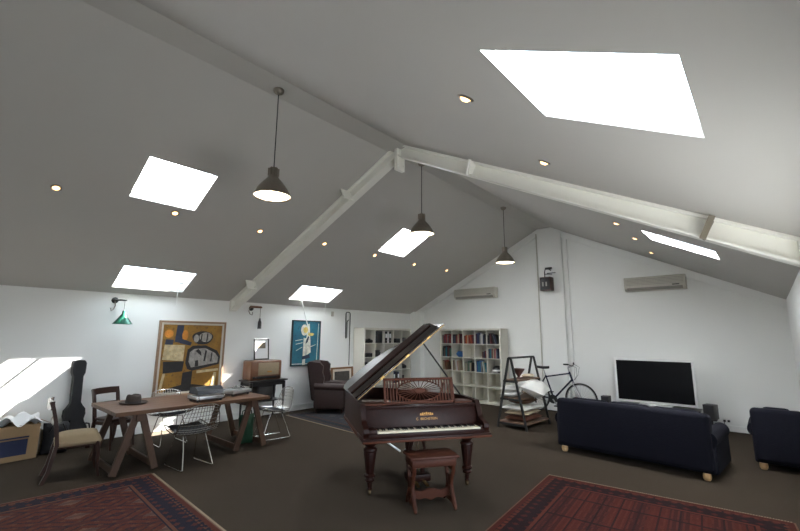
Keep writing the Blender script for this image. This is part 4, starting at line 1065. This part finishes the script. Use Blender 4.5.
# ------------------------------------------------------------------ A-frame rack with linen
rk = thing('a_frame_rack', 'dark iron A frame rack with three wooden shelves near the bookcase', 'rack', (4.42, -2.08, 0), rz=R(-2))
RL, RH, RS = .47, 1.255, .29
def rack_x(z): return RS * (1 - z / (RH + .02)) + .02
for sy in (-1, 1):
    for sx in (-1, 1):
        MB().tube([(sx * RS, sy * RL, 0), (sx * .022, sy * RL, RH)], 0, flat=(.017, .017)).build('leg', M['darkmetal'], rk, smooth=0)
MB().box((0, 0, RH), (.05, 2 * RL + .03, .034)).build('ridge_bar', M['darkmetal'], rk, smooth=0)
for z, nm in ((.11, 0), (.54, 1), (.86, 2)):
    hw = rack_x(z) + (.03 if nm else .0)
    b = MB()
    for k in range(3): b.box(((k - 1) * hw * 2 / 3, 0, z - .012), (hw * 2 / 3 - .003, 2 * RL - .04, .024), bev=.002)
    b.build('shelf', M['rackwood'], rk, smooth=0)
    for sy in (-1, 1): MB().box((0, sy * (RL - .005), z - .03), (2 * hw, .02, .035)).build('shelf_bracket', M['darkmetal'], rk, smooth=0)
RW = lambda x, y, z: Matrix.Translation((4.42, -2.08, 0)) @ Matrix.Rotation(R(-2), 4, 'Z') @ Vector((x, y, z))
t = thing('pedestal_bowl', 'dark brown flared bowl on a foot on the top shelf of the rack', 'bowl', RW(-.02, -.10, .8605))
MB().lathe([(0, 0), (.05, 0), (.052, .012), (.025, .03), (.03, .05), (.10, .15), (.118, .185), (.108, .185), (.03, .07), (0, .065)], seg=32).build('bowl_body', M['bowl'], t)
t = thing('tea_towels', 'folded light cloths on the far end of the top rack shelf', 'cloth', RW(.0, .25, .8605))
MB().cushion((0, 0, .035), (.16, .26, .07), None, p=5, seed=31).build('fold', M['creamcloth'], t)
def soft(name, label, cat, loc, s, m, rot=None, p=3.2, seed=1, grp=None, wob=.10):
    t = MB().cushion((0, 0, 0), s, rot, n=14, p=p, seed=seed, wob=wob).build(name, m); t.location = loc; tag(t, label, cat, grp); return t
soft('pillow', 'big white pillow hanging out over the right side of the middle rack shelf', 'pillow', RW(.25, .0, .70), (.46, .60, .27), M['whitecloth'], roty(R(18)) @ rotz(R(12)), p=2.4, seed=5, wob=.18)
soft('folded_blanket', 'white folded blanket at the near end of the middle rack shelf, lower of two', 'blanket', RW(-.11, -.25, .588), (.28, .40, .085), M['whitecloth'], None, 5, 6)
soft('folded_blanket', 'cream folded blanket at the near end of the middle rack shelf, upper of two', 'blanket', RW(-.11, -.25, .685), (.27, .38, .09), M['whitecloth'], rotz(.1), 5, 7)
soft('throw', 'small patterned cream throw at the far end of the middle rack shelf', 'blanket', RW(-.03, .33, .582), (.22, .20, .07), M['creamcloth'], None, 5, 8)
soft('wool_blanket', 'rust coloured folded blanket at the bottom of the stack on the lowest rack shelf', 'blanket', RW(0, -.02, .159), (.46, .66, .09), M['redcloth'], None, 6, 9)
soft('wool_blanket', 'cream and brown folded blanket on the rust one on the lowest rack shelf', 'blanket', RW(.0, -.03, .254), (.46, .64, .075), M['creamcloth'], rotz(.05), 6, 10)
soft('pillow', 'flat white pillow on the folded blankets of the lowest rack shelf', 'pillow', RW(.02, -.08, .346), (.50, .74, .09), M['whitecloth'], rotz(-.06), 4, 12)
soft('plush_cushion', 'brown plush cushion on the flat white pillow of the lowest rack shelf', 'cushion', RW(.0, .0, .455), (.38, .56, .10), M['browncloth'], rotz(.1), 3.5, 13)

# ------------------------------------------------------------------ bicycle (along +x, wheels in the x-z plane)
bk_ = thing('bicycle', 'dark blue bicycle leaning by the gable wall between the rack and the television', 'bicycle', (.07, -.40, 0))
XR, XF, WR = 3.86, 4.87, .34
XZr = Matrix.Rotation(PI / 2, 4, 'X')
for nm, x in (('rear_wheel', XR), ('front_wheel', XF)):
    w_ = MB(); w_.tube([(x + (WR - .018) * math.cos(2 * PI * i / 40), 0, WR + (WR - .018) * math.sin(2 * PI * i / 40)) for i in range(40)], .018, 8, closed=True)
    wo = w_.build(nm, M['rubber'], bk_)
    r_ = MB(); r_.tube([(x + (WR - .042) * math.cos(2 * PI * i / 40), 0, WR + (WR - .042) * math.sin(2 * PI * i / 40)) for i in range(40)], .009, 6, closed=True); r_.build('rim', M['silver'], wo)
    s_ = MB()
    for k in range(28):
        a = 2 * PI * k / 28; a2 = a + (.45 if k % 2 else -.45); yy = .028 if k % 4 < 2 else -.028
        s_.cyl((x + .02 * math.cos(a2), yy, WR + .02 * math.sin(a2)), (x + (WR - .045) * math.cos(a), 0, WR + (WR - .045) * math.sin(a)), .0014, seg=4, caps=False)
    s_.build('spokes', M['silver'], wo, smooth=0)
    h_ = MB(); h_.cyl((x, -.05, WR), (x, .05, WR), .018, seg=12); h_.build('hub', M['silver'], wo)
MB().box((XF - .10, -.012, WR + .02), (.06, .006, .05), bev=.002).build('reflector', M['gold'], bk_)
BBp = Vector((4.28, 0, .30)); ST = Vector((4.12, 0, .80)); HT = Vector((4.66, 0, .87)); HB = Vector((4.70, 0, .74))
b = MB(); b.cyl(BBp, ST, .017).cyl(BBp, HB, .019).cyl(ST + Vector((.015, 0, -.03)), HT, .016).cyl(HT + Vector((-.01, 0, .035)), HB + Vector((.015, 0, -.04)), .02)
for s in (-1, 1): b.cyl(BBp + Vector((0, s * .025, 0)), (XR, s * .055, WR), .009).cyl(ST + Vector((0, s * .02, -.02)), (XR, s * .055, WR), .008)
b.cyl(BBp + Vector((0, -.04, 0)), BBp + Vector((0, .04, 0)), .022); b.build('frame', M['bikeframe'], bk_)
b = MB()
for s in (-1, 1): b.tube([HB + Vector((.01, s * .02, -.04)), HB + Vector((.03, s * .05, -.08)), HB + Vector((.09, s * .055, -.22)), (XF, s * .055, WR)], [.014, .014, .012, .009], 8)
b.build('fork', M['silver'], bk_)
b = MB().cyl(HT + Vector((-.01, 0, .02)), HT + Vector((-.035, 0, .12)), .014).cyl(HT + Vector((-.035, 0, .12)), HT + Vector((.06, 0, .16)), .014); b.build('stem', M['silver'], bk_)
HC = HT + Vector((.06, 0, .165))
MB().tube([HC + Vector((-.07, -.29, .04)), HC + Vector((-.02, -.16, .03)), HC + Vector((0, -.05, 0)), HC + Vector((0, .05, 0)), HC + Vector((-.02, .16, .03)), HC + Vector((-.07, .29, .04))], .011, 8).build('handlebar', M['black'], bk_)
for s in (-1, 1):
    MB().cyl(HC + Vector((-.07, s * .30, .04)), HC + Vector((-.028, s * .18, .032)), .017).build('grip', M['rubber'], bk_)
    MB().tube([HC + Vector((-.02, s * .16, .02)), HC + Vector((.03, s * .19, .0)), HC + Vector((.0, s * .27, .0))], .006, 6).build('brake_lever', M['silver'], bk_)
    MB().tube([HC + Vector((.0, s * .14, .02)), HC + Vector((.12, s * .09, -.03)), HC + Vector((.10, s * .03, -.20)), HC + Vector((.03, s * .02, -.30))], .0035, 5).build('cable', M['black'], bk_)
MB().cyl(ST, ST + Vector((-.045, 0, .14)), .0135).build('seat_post', M['silver'], bk_)
def saddle(a, b_):
    x = -.14 + .28 * a; hw = .075 * (1 - max(0, a - .25) / .75) ** .8 * min(1, (a + .03) / .2) + .014; th = 2 * PI * b_
    return ST + Vector((-.05 + x, hw * math.cos(th), .165 + .028 * math.sin(th) + .012 * (abs(a - .5) * 2) ** 2))
MB().grid(saddle, 14, 12).build('saddle', M['blackmatte'], bk_)
b = MB().lathe([(0, -.003), (.095, -.003), (.095, .003), (0, .003)], c=BBp + Vector((0, -.05, 0)), mtx=XZr, seg=30)
b.build('chainring', M['darkmetal'], bk_)
for s, dx, dz in ((-1, .10, -.13), (1, -.10, .13)):
    c = MB().tube([BBp + Vector((0, s * .06, 0)), BBp + Vector((dx, s * .075, dz))], 0, flat=(.008, .012)); co = c.build('crank_arm', M['silver'], bk_, smooth=0)
    MB().box(BBp + Vector((dx, s * .125, dz)), (.09, .08, .022), bev=.005).build('pedal', M['black'], co)
b = MB()
for dz in (.085, -.085): b.cyl(BBp + Vector((0, -.05, dz)), (XR, -.05, WR + dz * .45), .004, seg=5)
b.build('chain', M['darkmetal'], bk_)
b = MB().lathe([(0, -.012), (.045, -.012), (.03, .012), (0, .012)], c=(XR, -.05, WR), mtx=XZr, seg=20); b.box((XR + .03, -.06, WR - .10), (.03, .02, .11), bev=.005); b.build('rear_derailleur', M['darkmetal'], bk_)
MB().tube([(4.18, .03, .29), (4.08, .12, .15), (4.02, .19, .005)], .008, 6).build('kickstand', M['silver'], bk_)

# ------------------------------------------------------------------ television corner
tu = thing('television_bench', 'low dark bench under the television, behind the navy sofa', 'tv bench', (6.33, -.33, 0))
MB().box((0, 0, .345), (1.36, .42, .03), bev=.004).build('bench_top', M['blackpaint'], tu)
for s in (-1, 1): MB().box((s * .64, 0, .165), (.03, .40, .33)).build('side_panel', M['blackpaint'], tu, smooth=0)
MB().box((0, 0, .12), (1.25, .40, .02)).build('shelf', M['blackpaint'], tu, smooth=0)
tv = thing('television', 'large flat television with a white surround on a white foot', 'television', (6.30, -.35, .3605), rz=R(1.5))
MB().box((0, 0, .008), (.56, .24, .016), bev=.006).build('foot', M['white_plastic'], tv)
MB().box((0, .03, .05), (.22, .04, .10), bev=.006).build('neck', M['white_plastic'], tv)
w_, h_ = 1.35, .845
MB().box((0, .022, .03 + h_ / 2), (w_, .05, h_), bev=.008).build('casing', M['white_plastic'], tv)
MB().box((0, -.006, .034 + h_ / 2), (w_ - .085, .008, h_ - .085)).build('screen', M['screen'], tv, smooth=0)
def box_speaker(loc, s, label, rz=0.):
    t = thing('bookshelf_speaker', label, 'speaker', loc, rz=rz, group='black speakers beside the television')
    w, d, h = s
    MB().box((0, 0, h / 2), (w, d, h), bev=.006).build('cabinet', M['black'], t)
    MB().box((0, -d / 2 - .004, h / 2), (w - .02, .008, h - .02), bev=.003).build('grille', M['blackmatte'], t)
    MB().box((0, -d / 2 - .0085, h * .1), (.04, .002, .01)).build('badge', M['acgrille'], t)
def stand(x, y, z, label):
    t = thing('speaker_stand', label, 'stand', (x, y, 0)); MB().box((0, 0, .01), (.22, .22, .02), bev=.004).build('base', M['black'], t)
    MB().cyl((0, 0, .02), (0, 0, z - .02), .02).build('pole', M['black'], t); MB().box((0, 0, z - .01), (.16, .16, .02)).build('plate', M['black'], t, smooth=0)
stand(5.42, -.36, .30, 'short black stand carrying the speaker left of the television')
box_speaker((5.42, -.36, .3005), (.15, .18, .165), 'small black speaker left of the television, beside the bicycle wheel')
stand(7.15, -.36, .23, 'short black stand carrying the speaker right of the television')
box_speaker((7.15, -.36, .2305), (.17, .2, .25), 'black speaker right of the television, above the sofa arm', R(-14))
t = thing('power_outlet', 'white double power outlet low on the gable wall right of the television', 'outlet', (7.335, 0, .185))
MB().box((0, -.006, 0), (.13, .012, .078), bev=.003).build('plate', M['white_plastic'], t)
for s in (-.03, .03): MB().box((s, -.03, -.008), (.036, .04, .036), bev=.006).build('plug', M['black'], t)
MB().tube([(-.03, -.045, -.02), (-.035, -.06, -.07), (-.06, -.05, -.13), (-.12, -.05, -.17)], .005, 6).build('cord', M['black'], t)

# ------------------------------------------------------------------ navy sofas
def sofa(loc, rz, L, D, hb, ha, label, nseat, inset=.17, name='sofa', cat='sofa', aw=.17):
    """back on local y = 0 (facing -y is the rear), front towards +y"""
    t = thing(name, label, cat, loc, rz=rz)
    zb = .075
    MB().box((0, D / 2, zb + .15), (L - .06, D - .06, .30), bev=.04, seg=3).build('base', M['navy'], t)
    bkb = MB(); bkb.box((0, .11, (zb + hb) / 2 + .01), (L - inset, .20, hb - zb - .02), rotx(R(-3)), bev=.055, seg=4); bkb.build('backrest', M['navy'], t)
    for s in (-1, 1):
        a = MB(); a.box((s * (L / 2 - aw / 2 + .005), D / 2 + .05, (zb + ha) / 2 - .03), (aw - .03, D - .06, ha - zb - .04), bev=.03, seg=3)
        a.cyl((s * (L / 2 - aw / 2), .08, ha - .085), (s * (L / 2 - aw / 2), D + .01, ha - .085), .092, seg=24); a.build('arm', M['navy'], t)
    cw_ = (L - 2 * aw) / nseat
    for k in range(nseat):
        x = -L / 2 + aw + cw_ * (k + .5)
        MB().box((x, D / 2 + .12, .435), (cw_ - .01, D - .26, .15), bev=.05, seg=3).build('seat_cushion', M['navy'], t)
        MB().box((x, .27, .60), (cw_ - .02, .16, .30), rotx(R(-8)), bev=.06, seg=3).build('back_cushion', M['navy'], t)
    for sx in (-1, 1):
        for y in (.07, D - .10):
            MB().lathe([(0, 0), (.030, 0), (.042, .02), (.045, .045), (.038, .08), (0, .08)], c=(sx * (L / 2 - aw * .75), y, 0), seg=18).build('foot', M['lightwood'], t)
    return t
sofa((6.49, -3.50, 0), R(-4.5), 1.96, .92, .745, .535, 'long navy blue sofa seen from behind, facing the television', 3, .09)
sofa((8.03, -2.55, 0), 0, .56, .80, .745, .56, 'navy armchair with its back to the viewer at the right edge of the photo', 1, .03, 'armchair', 'armchair', .12)

# ------------------------------------------------------------------ daylight, camera, colour
wld = bpy.data.worlds.new('sky'); scene.world = wld; wld.use_nodes = True
nt = wld.node_tree; bg = nt.nodes['Background']
tc = nt.nodes.new('ShaderNodeTexCoord'); sx_ = nt.nodes.new('ShaderNodeSeparateXYZ'); nt.links.new(tc.outputs['Generated'], sx_.inputs[0])
mr = nt.nodes.new('ShaderNodeMapRange'); mr.inputs[1].default_value = -1.; mr.inputs[2].default_value = 1.; nt.links.new(sx_.outputs[2], mr.inputs[0])
rmp = nt.nodes.new('ShaderNodeValToRGB'); er = rmp.color_ramp; nt.links.new(mr.outputs[0], rmp.inputs[0])
er.elements[0].position = .0; er.elements[0].color = (.55, .56, .56, 1)
er.elements[1].position = 1.; er.elements[1].color = (.74, .86, 1., 1)
for p_, c_ in ((.49, (.60, .61, .61, 1)), (.51, (.80, .88, 1., 1))): e_ = er.elements.new(p_); e_.color = c_
nt.links.new(rmp.outputs[0], bg.inputs[0]); bg.inputs[1].default_value = 9.0
sun = bpy.data.lights.new('sun', 'SUN'); sun.energy = 85.; sun.angle = R(.53); sun.color = (1., .97, .93)
so = bpy.data.objects.new('sun', sun); COL.objects.link(so)
so.rotation_euler = Vector((-1., -7.0, -7.3)).to_track_quat('-Z', 'Y').to_euler(); so.location = (5, 6, 9)
for side, a, c, y0, y1 in SKY:                         # light portals: they only guide sampling of the sky through the panes
    l = bpy.data.lights.new('portal', 'AREA'); l.shape = 'RECTANGLE'; l.size = (c - a) / math.cos(ANG); l.size_y = y1 - y0; l.cycles.is_portal = True
    o = bpy.data.objects.new('portal', l); COL.objects.link(o); s = (a + c) / 2
    o.location = (s if side == 'L' else W - s, (y0 + y1) / 2, zs(s, (y0 + y1) / 2) + TH + .1); o.rotation_euler = (0, -ANG if side == 'L' else ANG, 0)

for i_, p_ in ((0, 14.), (2, 26.), (5, 20.)):          # daylight spread by the three frosted panes
    side, a, c, y0, y1 = SKY[i_]
    l = bpy.data.lights.new('skylight_daylight', 'AREA'); l.shape = 'RECTANGLE'; l.size = (c - a) / math.cos(ANG) - .02; l.size_y = y1 - y0 - .02; l.energy = p_; l.color = (.97, .99, 1.)
    o = bpy.data.objects.new('skylight_daylight', l); COL.objects.link(o); s = (a + c) / 2
    o.location = (s if side == 'L' else W - s, (y0 + y1) / 2, zs(s, (y0 + y1) / 2) + TH - .01); o.rotation_euler = (0, -ANG if side == 'L' else ANG, 0)
l = bpy.data.lights.new('portal', 'AREA'); l.shape = 'RECTANGLE'; l.size = WZ1 - WZ0; l.size_y = WY1 - WY0; l.cycles.is_portal = True
o = bpy.data.objects.new('portal', l); COL.objects.link(o); o.location = (W + .11, (WY0 + WY1) / 2, (WZ0 + WZ1) / 2); o.rotation_euler = (0, PI / 2, 0)

l = bpy.data.lights.new('portal', 'AREA'); l.shape = 'RECTANGLE'; l.size = FX1 - FX0; l.size_y = FZ1; l.cycles.is_portal = True
o = bpy.data.objects.new('portal', l); COL.objects.link(o); o.location = ((FX0 + FX1) / 2, Y0 - .115, FZ1 / 2); o.rotation_euler = (PI / 2, 0, 0)

cam = bpy.data.cameras.new('camera'); co_ = bpy.data.objects.new('camera', cam); COL.objects.link(co_); scene.camera = co_
cam.sensor_width = 36.; cam.sensor_fit = 'HORIZONTAL'; cam.lens = 411.2 / 800 * 36; cam.clip_start = .02
yaw, pit, rol = R(-41.452), R(9.791), R(.435)
fw = Vector((math.sin(yaw) * math.cos(pit), math.cos(yaw) * math.cos(pit), math.sin(pit)))
r0 = Vector((math.cos(yaw), -math.sin(yaw), 0)); u0 = r0.cross(fw)
rr = r0 * math.cos(rol) + u0 * math.sin(rol); uu = -r0 * math.sin(rol) + u0 * math.cos(rol)
m3 = Matrix((rr, uu, -fw)).transposed()
co_.matrix_world = Matrix.Translation((8.052, -9.777, 1.635)) @ m3.to_4x4()
vs = scene.view_settings; vs.view_transform = 'Standard'; vs.look = 'None'; vs.gamma = 1.; vs.use_curve_mapping = False; vs.exposure = .69
scene.display_settings.display_device = 'sRGB'
c_ = scene.cycles; c_.use_denoising = True; c_.max_bounces = 12; c_.diffuse_bounces = 8; c_.transparent_max_bounces = 12; c_.sample_clamp_indirect = 12.; c_.caustics_reflective = False; c_.caustics_refractive = False
